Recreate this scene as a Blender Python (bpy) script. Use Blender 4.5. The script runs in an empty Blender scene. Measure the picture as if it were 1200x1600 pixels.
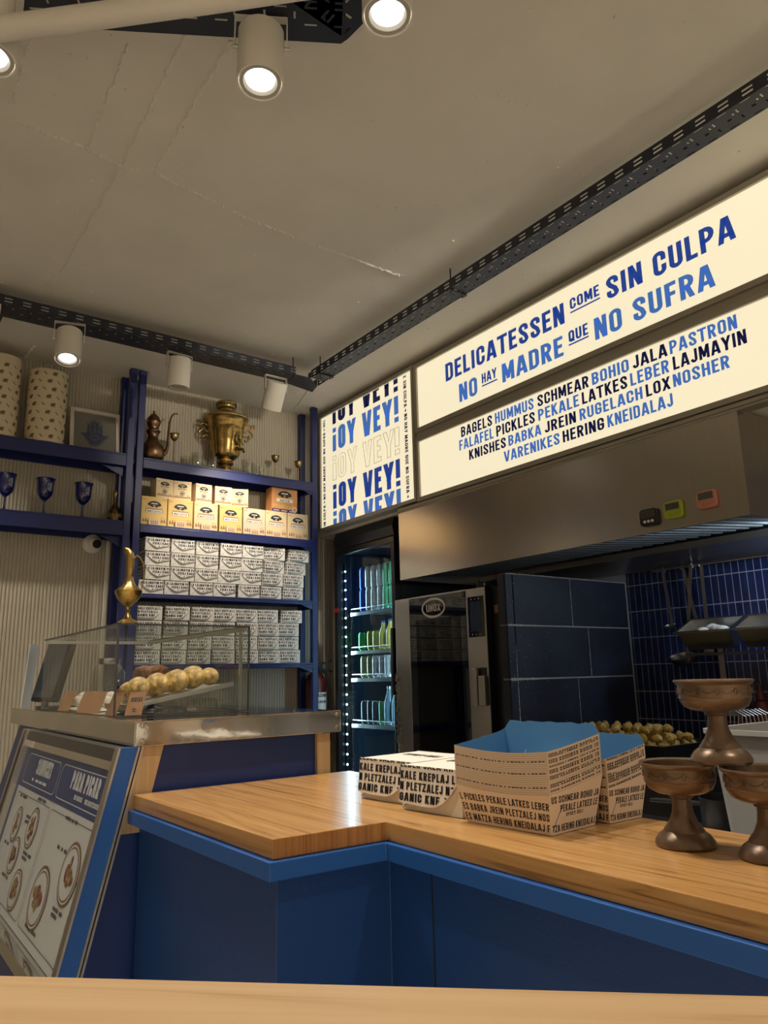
import bpy, bmesh, math, random
from math import sin, cos, pi, radians
from mathutils import Vector, Matrix
random.seed(7)
SC = bpy.context.scene
COL = SC.collection

# ------------------------------------------------------------------ camera
cam_d = bpy.data.cameras.new('camera'); cam = bpy.data.objects.new('camera', cam_d); COL.objects.link(cam)
YAW, PIT, ROL, FPX = radians(36.1128), radians(12.2926), radians(-1.3279), 1167.7
EYE = Vector((0, 0, 1.32))
_f = Vector((sin(YAW)*cos(PIT), cos(YAW)*cos(PIT), sin(PIT)))
_r0 = Vector((cos(YAW), -sin(YAW), 0)); _u0 = _r0.cross(_f)
_r = cos(ROL)*_r0 + sin(ROL)*_u0; _u = -sin(ROL)*_r0 + cos(ROL)*_u0
cam.matrix_world = Matrix(((_r.x, _u.x, -_f.x, EYE.x), (_r.y, _u.y, -_f.y, EYE.y), (_r.z, _u.z, -_f.z, EYE.z), (0, 0, 0, 1)))
cam_d.sensor_width = 36; cam_d.lens = 36*FPX/1600; cam_d.clip_start = .02
SC.camera = cam

# ------------------------------------------------------------------ world, exposure
w = bpy.data.worlds.new('world'); SC.world = w; w.use_nodes = True
w.node_tree.nodes['Background'].inputs[0].default_value = (.9, .86, .8, 1)
w.node_tree.nodes['Background'].inputs[1].default_value = .05
SC.view_settings.view_transform = 'Standard'; SC.view_settings.look = 'None'
SC.view_settings.gamma = 1; SC.view_settings.exposure = 0.0; SC.view_settings.use_curve_mapping = False
WARM = (1.0, .88, .72)
P_FILL = 8.0        # watts of the unseen fill light added behind the viewer
SIGN_E = .95         # light box brightness
P_SPOT = 52.0        # watts of a ceiling spot
P_OFF = 380.0         # watts of the unseen spots added outside the frame

# ------------------------------------------------------------------ materials
def new_mat(name):
    m = bpy.data.materials.new(name); m.use_nodes = True
    return m, m.node_tree.nodes, m.node_tree.links, m.node_tree.nodes['Principled BSDF']
def pbr(name, col, rough=.5, metal=0, spec=.5, bump=0, bscale=60, var=0, vscale=8, coat=0, stretch=(1, 1, 1)):
    m, N, L, b = new_mat(name)
    b.inputs['Base Color'].default_value = (*col, 1); b.inputs['Roughness'].default_value = rough
    b.inputs['Metallic'].default_value = metal; b.inputs['Specular IOR Level'].default_value = spec
    b.inputs['Coat Weight'].default_value = coat
    if bump or var:
        tc = N.new('ShaderNodeTexCoord'); mp = N.new('ShaderNodeMapping'); mp.inputs['Scale'].default_value = stretch
        L.new(tc.outputs['Object'], mp.inputs[0])
    if bump:
        n = N.new('ShaderNodeTexNoise'); n.inputs['Scale'].default_value = bscale; n.inputs['Detail'].default_value = 5
        L.new(mp.outputs[0], n.inputs['Vector'])
        bp = N.new('ShaderNodeBump'); bp.inputs['Strength'].default_value = bump; bp.inputs['Distance'].default_value = .01
        L.new(n.outputs[0], bp.inputs['Height']); L.new(bp.outputs[0], b.inputs['Normal'])
    if var:
        n = N.new('ShaderNodeTexNoise'); n.inputs['Scale'].default_value = vscale; n.inputs['Detail'].default_value = 6
        L.new(mp.outputs[0], n.inputs['Vector'])
        r = N.new('ShaderNodeValToRGB')
        r.color_ramp.elements[0].position = .3; r.color_ramp.elements[1].position = .7
        r.color_ramp.elements[0].color = (*[c*(1-var) for c in col], 1)
        r.color_ramp.elements[1].color = (*[min(1, c*(1+var)) for c in col], 1)
        L.new(n.outputs[0], r.inputs[0]); L.new(r.outputs[0], b.inputs['Base Color'])
    return m
def emit(name, col, s):
    m, N, L, b = new_mat(name)
    b.inputs['Base Color'].default_value = (*[c*.8 for c in col], 1); b.inputs['Roughness'].default_value = .35
    b.inputs['Emission Color'].default_value = (*col, 1); b.inputs['Emission Strength'].default_value = s
    return m
def pane(name, tint=(.93, .96, .95), refl=.9, base=.03, slope=.38):
    m = bpy.data.materials.new(name); m.use_nodes = True; N = m.node_tree.nodes; L = m.node_tree.links
    N.remove(N['Principled BSDF']); o = N['Material Output']
    t = N.new('ShaderNodeBsdfTransparent'); t.inputs[0].default_value = (*tint, 1)
    g = N.new('ShaderNodeBsdfGlossy'); g.inputs['Roughness'].default_value = .01; g.inputs[0].default_value = (refl, refl, refl, 1)
    lw = N.new('ShaderNodeLayerWeight'); lw.inputs[0].default_value = .5
    p5 = N.new('ShaderNodeMath'); p5.operation = 'POWER'; p5.inputs[1].default_value = 4.0; L.new(lw.outputs['Facing'], p5.inputs[0])
    f = N.new('ShaderNodeMath'); f.operation = 'MULTIPLY_ADD'; f.inputs[1].default_value = slope; f.inputs[2].default_value = base; L.new(p5.outputs[0], f.inputs[0])
    x = N.new('ShaderNodeMixShader'); L.new(f.outputs[0], x.inputs[0]); L.new(t.outputs[0], x.inputs[1]); L.new(g.outputs[0], x.inputs[2])
    L.new(x.outputs[0], o.inputs[0]); return m
def wood(name, a, b_, c, axis=1, rough=.28, scale=1.0, coat=.25):
    m, N, L, b = new_mat(name)
    tc = N.new('ShaderNodeTexCoord'); mp = N.new('ShaderNodeMapping')
    s = [52*scale]*3; s[axis] = 1.1*scale; mp.inputs['Scale'].default_value = s
    L.new(tc.outputs['Object'], mp.inputs[0])
    n1 = N.new('ShaderNodeTexNoise'); n1.inputs['Scale'].default_value = 1.0; n1.inputs['Detail'].default_value = 8; n1.inputs['Roughness'].default_value = .62
    n1.inputs['Distortion'].default_value = .6
    L.new(mp.outputs[0], n1.inputs['Vector'])
    mp2 = N.new('ShaderNodeMapping'); s2 = [13*scale]*3; s2[axis] = .55*scale; mp2.inputs['Scale'].default_value = s2
    L.new(tc.outputs['Object'], mp2.inputs[0])
    n2 = N.new('ShaderNodeTexNoise'); n2.inputs['Scale'].default_value = 1.0; n2.inputs['Detail'].default_value = 2; n2.inputs['Distortion'].default_value = 1.2
    L.new(mp2.outputs[0], n2.inputs['Vector'])
    wv = N.new('ShaderNodeMath'); wv.operation = 'MULTIPLY'; wv.inputs[1].default_value = 9; L.new(n2.outputs[0], wv.inputs[0])
    fr = N.new('ShaderNodeMath'); fr.operation = 'PINGPONG'; fr.inputs[1].default_value = .5; L.new(wv.outputs[0], fr.inputs[0])
    mul = N.new('ShaderNodeMath'); mul.operation = 'MULTIPLY_ADD'; mul.inputs[1].default_value = .55; L.new(fr.outputs[0], mul.inputs[0])
    m3 = N.new('ShaderNodeMath'); m3.operation = 'MULTIPLY'; m3.inputs[1].default_value = .75; L.new(n1.outputs[0], m3.inputs[0]); L.new(m3.outputs[0], mul.inputs[2])
    r = N.new('ShaderNodeValToRGB'); e = r.color_ramp.elements
    e[0].position = .27; e[0].color = (*c, 1); e[1].position = .78; e[1].color = (*a, 1)
    k = e.new(.42); k.color = (*b_, 1)
    L.new(mul.outputs[0], r.inputs[0]); L.new(r.outputs[0], b.inputs['Base Color'])
    b.inputs['Roughness'].default_value = rough; b.inputs['Coat Weight'].default_value = coat; b.inputs['Coat Roughness'].default_value = .12
    bp = N.new('ShaderNodeBump'); bp.inputs['Strength'].default_value = .08; bp.inputs['Distance'].default_value = .004
    L.new(n1.outputs[0], bp.inputs['Height']); L.new(bp.outputs[0], b.inputs['Normal'])
    return m

M = {}
M['ceiling'] = pbr('ceiling_paint', (.68, .645, .57), .8, bump=.35, bscale=9, var=.05, vscale=3)
M['ridge'] = pbr('ceiling_seam', (.70, .665, .59), .85, bump=.6, bscale=120)
M['wall'] = pbr('corrugated_paint', (.50, .455, .365), .62, var=.04)
M['plain'] = pbr('wall_paint', (.66, .61, .52), .7)
M['floor'] = pbr('floor_concrete', (.50, .46, .40), .45, var=.2)
M['navy'] = pbr('navy_metal', (.011, .020, .115), .38, bump=.05, bscale=200)
M['traymetal'] = pbr('tray_metal', (.022, .026, .040), .42, metal=.2, var=.1)
M['blue'] = pbr('blue_paint', (.008, .050, .21), .42, bump=.06, bscale=150)
M['blue_trim'] = pbr('blue_trim_paint', (.016, .105, .40), .38, bump=.05, bscale=150)
M['wood'] = wood('counter_wood', (.60, .36, .145), (.47, .245, .08), (.13, .05, .016), axis=1)
M['wood_end'] = wood('counter_wood_end', (.50, .24, .07), (.36, .15, .04), (.20, .075, .02), axis=2, scale=.8)
M['wood_bar'] = wood('bar_wood', (.68, .47, .25), (.60, .39, .19), (.42, .24, .10), axis=0, scale=.8, coat=.05, rough=.45)
M['wood_pale'] = wood('pale_plywood', (.60, .44, .26), (.52, .36, .20), (.40, .25, .12), axis=2, coat=.05)
M['steel'] = pbr('brushed_steel', (.52, .50, .47), .30, metal=1, bump=.02, bscale=400, stretch=(1, .03, 1), var=.03, vscale=40)
M['hood'] = pbr('hood_steel', (.56, .52, .46), .24, metal=1, bump=.30, bscale=3.2, var=.03, vscale=60, stretch=(1, 1, .12))
M['mirror'] = pbr('polished_steel', (.62, .60, .56), .07, metal=1, bump=.05, bscale=9, var=.06, vscale=4)
M['darksteel'] = pbr('dark_steel', (.10, .10, .105), .35, metal=.9)
M['filter'] = pbr('filter_steel', (.10, .105, .11), .45, metal=.3)
M['black'] = pbr('black_plastic', (.012, .012, .013), .35)
M['blackmetal'] = pbr('black_enamel', (.016, .016, .018), .3)
M['white'] = pbr('white_paint', (.74, .71, .64), .45)
M['lampwhite'] = pbr('lamp_white', (.70, .67, .59), .5)
M['ringgrey'] = pbr('lamp_ring', (.40, .38, .34), .4)
M['card'] = pbr('white_card', (.80, .77, .72), .65)
M['ink'] = pbr('black_ink', (.012, .012, .022), .6)
M['inkblue'] = pbr('navy_ink', (.025, .025, .075), .6)
M['brass'] = pbr('brass', (.43, .295, .10), .26, metal=1, bump=.18, bscale=90, var=.25, vscale=25)
M['oldbrass'] = pbr('aged_brass', (.33, .24, .10), .33, metal=1, bump=.12, bscale=70, var=.3, vscale=18)
M['copper'] = pbr('dark_copper', (.20, .12, .07), .36, metal=1, bump=.12, bscale=80, var=.3, vscale=18)
M['bronze'] = pbr('bronze_bowl', (.175, .115, .075), .33, metal=.45, bump=.05, bscale=110, var=.22, vscale=22)
M['glassware'] = pane('drinking_glass', (.88, .88, .84), base=.11)
M['pane'] = pane('display_glass', (.955, .975, .965), .9, .022, .30)
M['cover'] = pane('clear_cover_sheet', (.96, .97, .97), .8, .015, .10)
M['door_glass'] = pane('door_glass', (.80, .86, .88))
M['letterer'] = pbr('etched_lettering', (.30, .29, .275), .5, metal=.6)
M['dark_glass'] = pbr('dark_glass', (.012, .014, .017), .04, spec=.8)
M['oven_glass'] = pane('oven_window', (.32, .34, .36), 1.0)
M['cobalt'] = pbr('cobalt_glass', (.004, .008, .10), .08, spec=.7, coat=.6)
M['slate'] = pbr('slate_slab', (.010, .013, .030), .55, var=.5, vscale=5, bump=.15, bscale=60)
M['grout'] = pbr('white_grout', (.42, .43, .44), .9, bump=.4, bscale=200)
M['tile'] = pbr('navy_tile', (.012, .020, .075), .22, var=.35, vscale=14)
M['tilegrout'] = pbr('tile_grout', (.34, .35, .40), .9)
M['paperroll'] = pbr('cream_wrapping_paper', (.66, .56, .38), .7)
M['brownink'] = pbr('brown_ink', (.17, .12, .07), .7)
M['framewood'] = pbr('whitewashed_frame', (.62, .57, .47), .55, var=.1)
M['linen'] = pbr('grey_linen', (.19, .18, .155), .9, bump=.2, bscale=300)
M['hamsa'] = pbr('hamsa_blue', (.055, .065, .115), .9, var=.4, vscale=80)
M['yellowbox'] = pbr('yellow_carton', (.72, .50, .17), .6)
M['creambox'] = pbr('cream_carton', (.72, .56, .33), .6)
M['pinkbox'] = pbr('pink_carton', (.70, .52, .38), .6)
M['orangebox'] = pbr('orange_carton', (.62, .28, .10), .55)
M['purple'] = pbr('purple_print', (.05, .02, .12), .6)
M['tan'] = pbr('tan_print', (.42, .24, .11), .65)
M['red'] = pbr('red_enamel', (.10, .008, .007), .3)
M['redtag'] = pbr('red_tag', (.40, .02, .015), .5)
M['kraft'] = pbr('kraft_card', (.34, .17, .085), .7)
M['trayside'] = pbr('food_tray_card', (.76, .63, .49), .7)
M['trayedgeshade'] = pbr('card_edge_and_gap_shade', (.36, .24, .14), .8)  # painted rim line: brown cut edge plus the shade between nested trays
M['trayblue'] = pbr('food_tray_blue', (.055, .20, .42), .6)
M['dough'] = pbr('baked_dough', (.54, .35, .125), .55, bump=.6, bscale=70, var=.6, vscale=42)
M['babka'] = pbr('dark_crust', (.13, .042, .012), .6, bump=.9, bscale=50, var=.6, vscale=30)
M['meringue'] = pbr('white_pastry', (.68, .62, .54), .8, bump=.3, bscale=60)
M['potato'] = pbr('roast_potato', (.50, .31, .075), .5, bump=.4, bscale=80, var=.35, vscale=40)
M['plastic'] = pbr('white_plastic', (.42, .42, .42), .4)
M['pinkplastic'] = pbr('pink_plastic', (.55, .22, .17), .45)
M['greenplastic'] = pbr('lime_plastic', (.36, .42, .035), .45)
M['lcd'] = pbr('lcd_grey', (.10, .11, .09), .2)
M['led'] = emit('led_light', (.55, .88, 1.0), 14)
M['lamp_on'] = emit('lamp_lens', (1, .95, .84), 9)
M['lamp_off'] = pbr('lamp_lens_unlit', (.35, .34, .31), .2, bump=.4, bscale=120)
M['sign'] = emit('light_panel', (.93, .84, .60), .90*SIGN_E)
M['sign_navy'] = emit('backlit_navy', (.004, .008, .055), .6)
M['sign_dark'] = emit('backlit_dark_blue', (.016, .055, .30), .7)
M['sign_light'] = emit('backlit_mid_blue', (.055, .16, .47), .75)
M['sign_thin'] = emit('backlit_outline', (.30, .28, .17), .7)
M['sign_frame'] = pbr('sign_frame_metal', (.38, .35, .28), .40, metal=.35)
M['menuwhite'] = pbr('menu_paper', (.76, .79, .83), .4)
M['menublue'] = pbr('menu_blue', (.012, .042, .22), .35)
M['menuline'] = pbr('menu_grey_ink', (.10, .10, .12), .6)
M['menutext'] = pbr('menu_white_ink', (.85, .88, .93), .5)
M['platebrown'] = pbr('plate_rim_print', (.25, .14, .08), .5)
M['food'] = pbr('food_print', (.38, .26, .14), .5, var=.7, vscale=90)
M['food_red'] = pbr('food_red_print', (.26, .085, .06), .5, var=.7, vscale=90)
M['screen'] = pbr('screen_blue', (.03, .05, .09), .1)
for nm, c in dict(can_green=(.02, .30, .06), can_lime=(.36, .36, .03), can_silver=(.42, .44, .46), can_blue=(.02, .06, .45), can_dark=(.03, .05, .07), can_gold=(.34, .32, .16), can_white=(.60, .62, .64), can_mint=(.08, .38, .20), can_red=(.35, .03, .05)).items():
    M[nm] = pbr(nm, c, .22, metal=.45)
M['bottle_yellow'] = pbr('yellow_drink', (.50, .40, .06), .12, spec=.6, coat=.5)
M['bottle_clear'] = pbr('clear_bottle', (.10, .20, .26), .06, spec=.7, coat=.6)
M['cap_blue'] = pbr('blue_cap', (.01, .03, .30), .4)
M['fridge_in'] = pbr('fridge_liner', (.018, .035, .055), .35)

# ------------------------------------------------------------------ mesh builder
class MB:
    def __init__(s): s.v = []; s.f = []; s.m = []; s.mi = 0
    def add(s, vs, fs):
        o = len(s.v); s.v += [tuple(v) for v in vs]
        for f in fs: s.f.append([i+o for i in f]); s.m.append(s.mi)
        return s
    def mat(s, i): s.mi = i; return s
    def box(s, x0, x1, y0, y1, z0, z1):
        return s.add([(x0,y0,z0),(x1,y0,z0),(x1,y1,z0),(x0,y1,z0),(x0,y0,z1),(x1,y0,z1),(x1,y1,z1),(x0,y1,z1)],
                     [(0,3,2,1),(4,5,6,7),(0,1,5,4),(1,2,6,5),(2,3,7,6),(3,0,4,7)])
    def obox(s, c, ax, ay, az):    # centre + three half axes
        c = Vector(c); ax = Vector(ax); ay = Vector(ay); az = Vector(az)
        return s.add([c+i*ax+j*ay+k*az for k in (-1,1) for i,j in ((-1,-1),(1,-1),(1,1),(-1,1))],
                     [(0,3,2,1),(4,5,6,7),(0,1,5,4),(1,2,6,5),(2,3,7,6),(3,0,4,7)])
    def prism(s, pts, d):          # polygon pts (3D) extruded by vector d
        n = len(pts); d = Vector(d); a = [Vector(p) for p in pts]
        return s.add(a+[p+d for p in a], [tuple(range(n))[::-1], tuple(range(n, 2*n))]+[(i,(i+1)%n,n+(i+1)%n,n+i) for i in range(n)])
    def lathe(s, prof, n=32, c=(0,0,0), M4=None, a0=0, a1=2*pi):
        vs = []; fs = []; k = len(prof); full = abs(a1-a0-2*pi) < 1e-6; cols = n if full else n+1
        for i in range(cols):
            a = a0+(a1-a0)*i/n
            for r, z in prof:
                p = Vector((r*cos(a), r*sin(a), z)); p = M4 @ p if M4 else p
                vs.append(p+Vector(c))
        for i in range(n):
            j = (i+1) % cols
            for q in range(k-1):
                fs.append((i*k+q, j*k+q, j*k+q+1, i*k+q+1))
        return s.add(vs, fs)
    def tube(s, path, r, n=10, cap=True):
        P = [Vector(p) for p in path]; R = r if isinstance(r, (list, tuple)) else [r]*len(P)
        vs = []; fs = []; up = None
        for i, p in enumerate(P):
            t = (P[min(i+1, len(P)-1)]-P[max(i-1, 0)]).normalized()
            if up is None: up = Vector((0,0,1)) if abs(t.z) < .9 else Vector((1,0,0))
            a = t.cross(up).normalized(); b = a.cross(t).normalized(); up = b
            for k in range(n): vs.append(p+R[i]*(cos(2*pi*k/n)*a+sin(2*pi*k/n)*b))
        for i in range(len(P)-1):
            for k in range(n):
                k2 = (k+1) % n; fs.append((i*n+k, i*n+k2, (i+1)*n+k2, (i+1)*n+k))
        if cap: fs += [tuple(range(n))[::-1], tuple(range((len(P)-1)*n, len(P)*n))]
        return s.add(vs, fs)
    def cyl(s, a, b, r, n=20): return s.tube([a, b], r, n)
    def ball(s, c, rx, ry=None, rz=None, n=14, m=8, jit=0):
        ry = ry or rx; rz = rz or rx; vs = []; fs = []
        for i in range(m+1):
            th = pi*i/m
            for j in range(n):
                ph = 2*pi*j/n; q = 1+random.uniform(-jit, jit)
                vs.append((c[0]+rx*q*sin(th)*cos(ph), c[1]+ry*q*sin(th)*sin(ph), c[2]+rz*q*cos(th)))
        for i in range(m):
            for j in range(n):
                j2 = (j+1) % n; fs.append((i*n+j, (i+1)*n+j, (i+1)*n+j2, i*n+j2))
        return s.add(vs, fs)
    def poly(s, pts): return s.add(pts, [tuple(range(len(pts)))])
    def flat(s, polys, o, u, v):   # 2D polygons onto a plane at o spanned by u, v
        o = Vector(o); u = Vector(u); v = Vector(v)
        for p in polys:
            if len(p) > 2: s.poly([o+u*x+v*y for x, y in p])
        return s

def link(name, mb, mats, parent=None, smooth=False, bevel=0, solid=0, sub=0, world=True):
    """one mesh object; with a parent the vertices are given in world space and moved to the parent's own space"""
    me = bpy.data.meshes.new(name)
    vs = mb.v
    if parent is not None and world:
        inv = parent.matrix_basis.inverted(); q = parent
        p2 = parent.parent
        if p2 is not None: inv = (p2.matrix_basis @ parent.matrix_basis).inverted()
        vs = [inv @ Vector(v) for v in vs]
    me.from_pydata([tuple(v) for v in vs], [], mb.f)
    if not isinstance(mats, (list, tuple)): mats = [mats]
    for m in mats: me.materials.append(M[m] if isinstance(m, str) else m)
    for p, i in zip(me.polygons, mb.m): p.material_index = min(i, len(mats)-1)
    if smooth:
        for p in me.polygons: p.use_smooth = True
    me.update()
    o = bpy.data.objects.new(name, me); COL.objects.link(o)
    if parent is not None: o.parent = parent
    if smooth and smooth != 'full':
        me.set_sharp_from_angle(angle=radians(35))
    if solid:
        d = o.modifiers.new('solid', 'SOLIDIFY'); d.thickness = solid; d.offset = 0
    if bevel:
        d = o.modifiers.new('bevel', 'BEVEL'); d.width = bevel; d.segments = 2; d.limit_method = 'ANGLE'; d.angle_limit = radians(40)
    if sub:
        d = o.modifiers.new('sub', 'SUBSURF'); d.levels = sub; d.render_levels = sub
    return o
def tag(o, label, cat, group=None):
    o['label'] = label; o['category'] = cat
    if group: o['group'] = group
    return o
def thing(name, label, cat, loc=(0,0,0), rz=0, group=None, rot=None):
    o = bpy.data.objects.new(name, None); COL.objects.link(o); o.empty_display_size = .05
    o.location = loc; o.rotation_euler = rot if rot else (0, 0, rz)
    o.matrix_basis = Matrix.LocRotScale(Vector(loc), o.rotation_euler.to_quaternion(), None)
    return tag(o, label, cat, group)
def structure(name, mb, mats, **k):
    o = link(name, mb, mats, **k); o['kind'] = 'structure'; return o
def copy_tree(src, label=None, group=None, loc=None, rot=None, parent=None):
    c = src.copy(); COL.objects.link(c)
    if parent is not None: c.parent = parent
    else:
        if label: c['label'] = label
        if group: c['group'] = group
        if loc is not None: c.location = loc
        if rot is not None: c.rotation_euler = rot
    for ch in list(src.children):
        copy_tree(ch, parent=c)
    return c

# ------------------------------------------------------------------ condensed lettering (drawn stroke by stroke)
def arc(cx, cy, rx, ry, a0, a1, n=7):
    return [(cx+rx*cos(radians(a0+(a1-a0)*i/n)), cy+ry*sin(radians(a0+(a1-a0)*i/n))) for i in range(n+1)]
def glyph(ch, t, W=.46):
    h = t/2; T = 1-h; L = h; w = W; R = w-h; r = min((R-L)/2, .22); mx = (L+R)/2
    acc = []
    tr = {'Á':'A','É':'E','Í':'I','Ó':'O','Ñ':'N'}
    if ch in tr: acc = [[(mx-.02, 1.06), (mx+.08, 1.2)]]; ch = tr[ch]
    S = None
    ring = arc(L+r, T-r, r, r, 90, 180)+arc(L+r, h+r, r, r, 180, 270)+arc(R-r, h+r, r, r, 270, 360)+arc(R-r, T-r, r, r, 0, 90)
    if ch == 'A': w = W*1.1; S = [[(h*.75, 0), (w/2-h*.35, 1)], [(w/2+h*.35, 1), (w-h*.75, 0)], [(w*.26, .27), (w*.74, .27)]]
    elif ch == 'B': S = [[(L, h), (L, T)], [(L, T)]+arc(R-.16, T-.19, .16, .19, 90, -90)+[(L, .53)], [(L, .53)]+arc(R-.17, (.53+h)/2, .17, (.53-h)/2, 90, -90)+[(L, h)]]
    elif ch == 'C': S = [[(R, T-r-.1)]+arc(R-r, T-r, r, r, 0, 90)+arc(L+r, T-r, r, r, 90, 180)+arc(L+r, h+r, r, r, 180, 270)+arc(R-r, h+r, r, r, 270, 360)+[(R, h+r+.1)]]
    elif ch == 'D': S = [[(L, h), (L, T)]+arc(R-r, T-r, r, r, 90, 0)+arc(R-r, h+r, r, r, 0, -90)+[(L, h)]]
    elif ch == 'E': w = W*.86; R = w-h; S = [[(R, T), (L, T), (L, h), (R, h)], [(L, .52), (R-.04, .52)]]
    elif ch == 'F': w = W*.83; R = w-h; S = [[(R, T), (L, T), (L, 0)], [(L, .5), (R-.04, .5)]]
    elif ch == 'G': S = [[(R, T-r-.08)]+arc(R-r, T-r, r, r, 0, 90)+arc(L+r, T-r, r, r, 90, 180)+arc(L+r, h+r, r, r, 180, 270)+arc(R-r, h+r, r, r, 270, 360)+[(R, .46), (mx+.03, .46)]]
    elif ch == 'H': S = [[(L, 0), (L, 1)], [(R, 0), (R, 1)], [(L, .52), (R, .52)]]
    elif ch in 'I|': w = t; S = [[(h, 0), (h, 1)]]
    elif ch == 'J': w = W*.85; R = w-h; S = [[(R, 1), (R, h+r)]+arc(R-r, h+r, r, r, 0, -90)+arc(L+r*.9, h+r, r*.9, r, 270, 190)]
    elif ch == 'K': S = [[(L, 0), (L, 1)], [(R+.01, 1), (L+.03, .45)], [(L+.1, .56), (R+.02, 0)]]
    elif ch == 'L': w = W*.83; R = w-h; S = [[(L, 1), (L, h), (R, h)]]
    elif ch == 'M': w = W*1.3; R = w-h; S = [[(L, 0), (L, 1)], [(R, 0), (R, 1)], [(L+.01, 1), (w/2, .22)], [(R-.01, 1), (w/2, .22)]]
    elif ch == 'N': w = W*1.04; R = w-h; S = [[(L, 0), (L, 1)], [(R, 0), (R, 1)], [(L+.01, 1), (R-.01, 0)]]
    elif ch in 'O0': S = [ring+[ring[0]]]
    elif ch == 'P': S = [[(L, 0), (L, T)]+arc(R-.18, T-.23, .18, .23, 90, -90)+[(L, T-.46)]]
    elif ch == 'Q': S = [ring+[ring[0]], [(mx+.03, .22), (R+.03, 0)]]
    elif ch == 'R': S = [[(L, 0), (L, T)]+arc(R-.18, T-.22, .18, .22, 90, -90)+[(L, T-.44)], [(mx, .5), (R, 0)]]
    elif ch == 'S': S = [[(R, T-r-.04)]+arc(R-r, T-r, r, r, 0, 90)+arc(L+r, T-r, r, r, 90, 190)+[(L+.06, .60), (R-.06, .40)]+arc(R-r, h+r, r, r, -10+360, 270)+arc(L+r, h+r, r, r, 270, 180)+[(L, h+r+.04)]]
    elif ch == 'T': S = [[(mx, 0), (mx, T)], [(L-.03, T), (R+.03, T)]]
    elif ch == 'U': S = [[(L, 1), (L, h+r)]+arc(L+r, h+r, r, r, 180, 270)+arc(R-r, h+r, r, r, 270, 360)+[(R, 1)]]
    elif ch == 'V': w = W*1.1; S = [[(h*.75, 1), (w/2-h*.3, 0)], [(w/2+h*.3, 0), (w-h*.75, 1)]]
    elif ch == 'W': w = W*1.55; S = [[(h*.7, 1), (w*.27, 0)], [(w*.27, 0), (w*.5, .9)], [(w*.5, .9), (w*.73, 0)], [(w*.73, 0), (w-h*.7, 1)]]
    elif ch == 'X': w = W*1.05; S = [[(h*.8, 0), (w-h*.8, 1)], [(h*.8, 1), (w-h*.8, 0)]]
    elif ch == 'Y': w = W*1.08; S = [[(h*.7, 1), (w/2, .42)], [(w-h*.7, 1), (w/2, .42)], [(w/2, .46), (w/2, 0)]]
    elif ch == 'Z': S = [[(L, T), (R, T), (L, h), (R, h)]]
    elif ch == '!': w = t*1.1; S = [[(h, .30+h), (h, 1)], [(h, h-.005), (h, h+.005)]]
    elif ch == '¡': w = t*1.1; S = [[(h, 0), (h, .70-h)], [(h, 1-h-.005), (h, 1-h+.005)]]
    elif ch == '-': w = W*.6; S = [[(h, .5), (w-h, .5)]]
    elif ch == '>': w = W*.8; S = [[(0, .5), (w, .5)], [(w*.55, .68), (w, .5), (w*.55, .32)]]
    elif ch == ':': w = t*1.1; S = [[(h, .2), (h, .3)], [(h, .7), (h, .8)]]
    elif ch == '.': w = t; S = [[(h, h*.3), (h, h)]]
    elif ch == '/': w = W*.8; S = [[(h, 0), (w-h, 1)]]
    else: return W*.55, []
    return w, S+acc
def clip(poly, lo, hi):
    for sgn, lim in ((1, lo), (-1, -hi)):
        out = []
        for i in range(len(poly)):
            a = poly[i]; b = poly[(i+1) % len(poly)]; da = sgn*a[1]-lim; db = sgn*b[1]-lim
            if da >= 0: out.append(a)
            if (da >= 0) != (db >= 0):
                k = da/(da-db); out.append((a[0]+k*(b[0]-a[0]), a[1]+k*(b[1]-a[1])))
        poly = out
        if not poly: return []
    return poly
def ribbon(pts, t, lo=None, hi=None):
    q = []
    for p in pts:
        if not q or (p[0]-q[-1][0])**2+(p[1]-q[-1][1])**2 > 1e-8: q.append(p)
    P = [Vector(p) for p in q]; n = len(P)
    if n < 2: return []
    closed = (P[0]-P[-1]).length < 1e-6
    if not closed:
        P[0] = P[0]-(P[1]-P[0]).normalized()*t/2; P[-1] = P[-1]+(P[-1]-P[-2]).normalized()*t/2
    Ls = []; Rs = []
    for i in range(n):
        if closed: a = P[i]-P[i-1] if i else P[0]-P[-2]; b = P[i+1]-P[i] if i < n-1 else P[1]-P[0]
        else: a = P[i]-P[i-1] if i else P[1]-P[0]; b = P[i+1]-P[i] if i < n-1 else a
        a = a.normalized(); b = b.normalized(); na = Vector((-a.y, a.x)); nb = Vector((-b.y, b.x))
        m = na+nb
        m = m/max(.3, m.length_squared)*2 if m.length > 1e-6 else na
        Ls.append(P[i]+m*t/2); Rs.append(P[i]-m*t/2)
    out = []
    for i in range(n-1):
        pl = [tuple(Rs[i]), tuple(Rs[i+1]), tuple(Ls[i+1]), tuple(Ls[i])]
        if lo is not None: pl = clip(pl, lo, hi)
        if len(pl) > 2: out.append(pl)
    return out
def text2d(s, t=.17, W=.46, gap=.10, outline=0):
    x = 0; out = []
    for ch in s:
        if ch == ' ': x += .26; continue
        w_, S = glyph(ch, t, W)
        for st in S:
            hi = 1.0 if max(p[1] for p in st) <= 1.001 else 1.4
            for p in ribbon(st, t, 0.0, hi):
                out.append([(a+x, b) for a, b in p])
        x += w_+gap
    return out, max(.01, x-gap)
def text_fit(s, x0, x1, y0, cap, t=.17, W=.46, clipx=None, clipy=None):
    P, wd = text2d(s, t, W); k = (x1-x0)/wd
    out = [[(x0+a*k, y0+b*cap) for a, b in p] for p in P]
    if clipy: out = [q for q in (clip(p, *clipy) for p in out) if q]
    if clipx:
        sw = lambda p: [(b, a) for a, b in p]
        out = [sw(q) for q in (clip(sw(p), *clipx) for p in out) if q]
    return out
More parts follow.
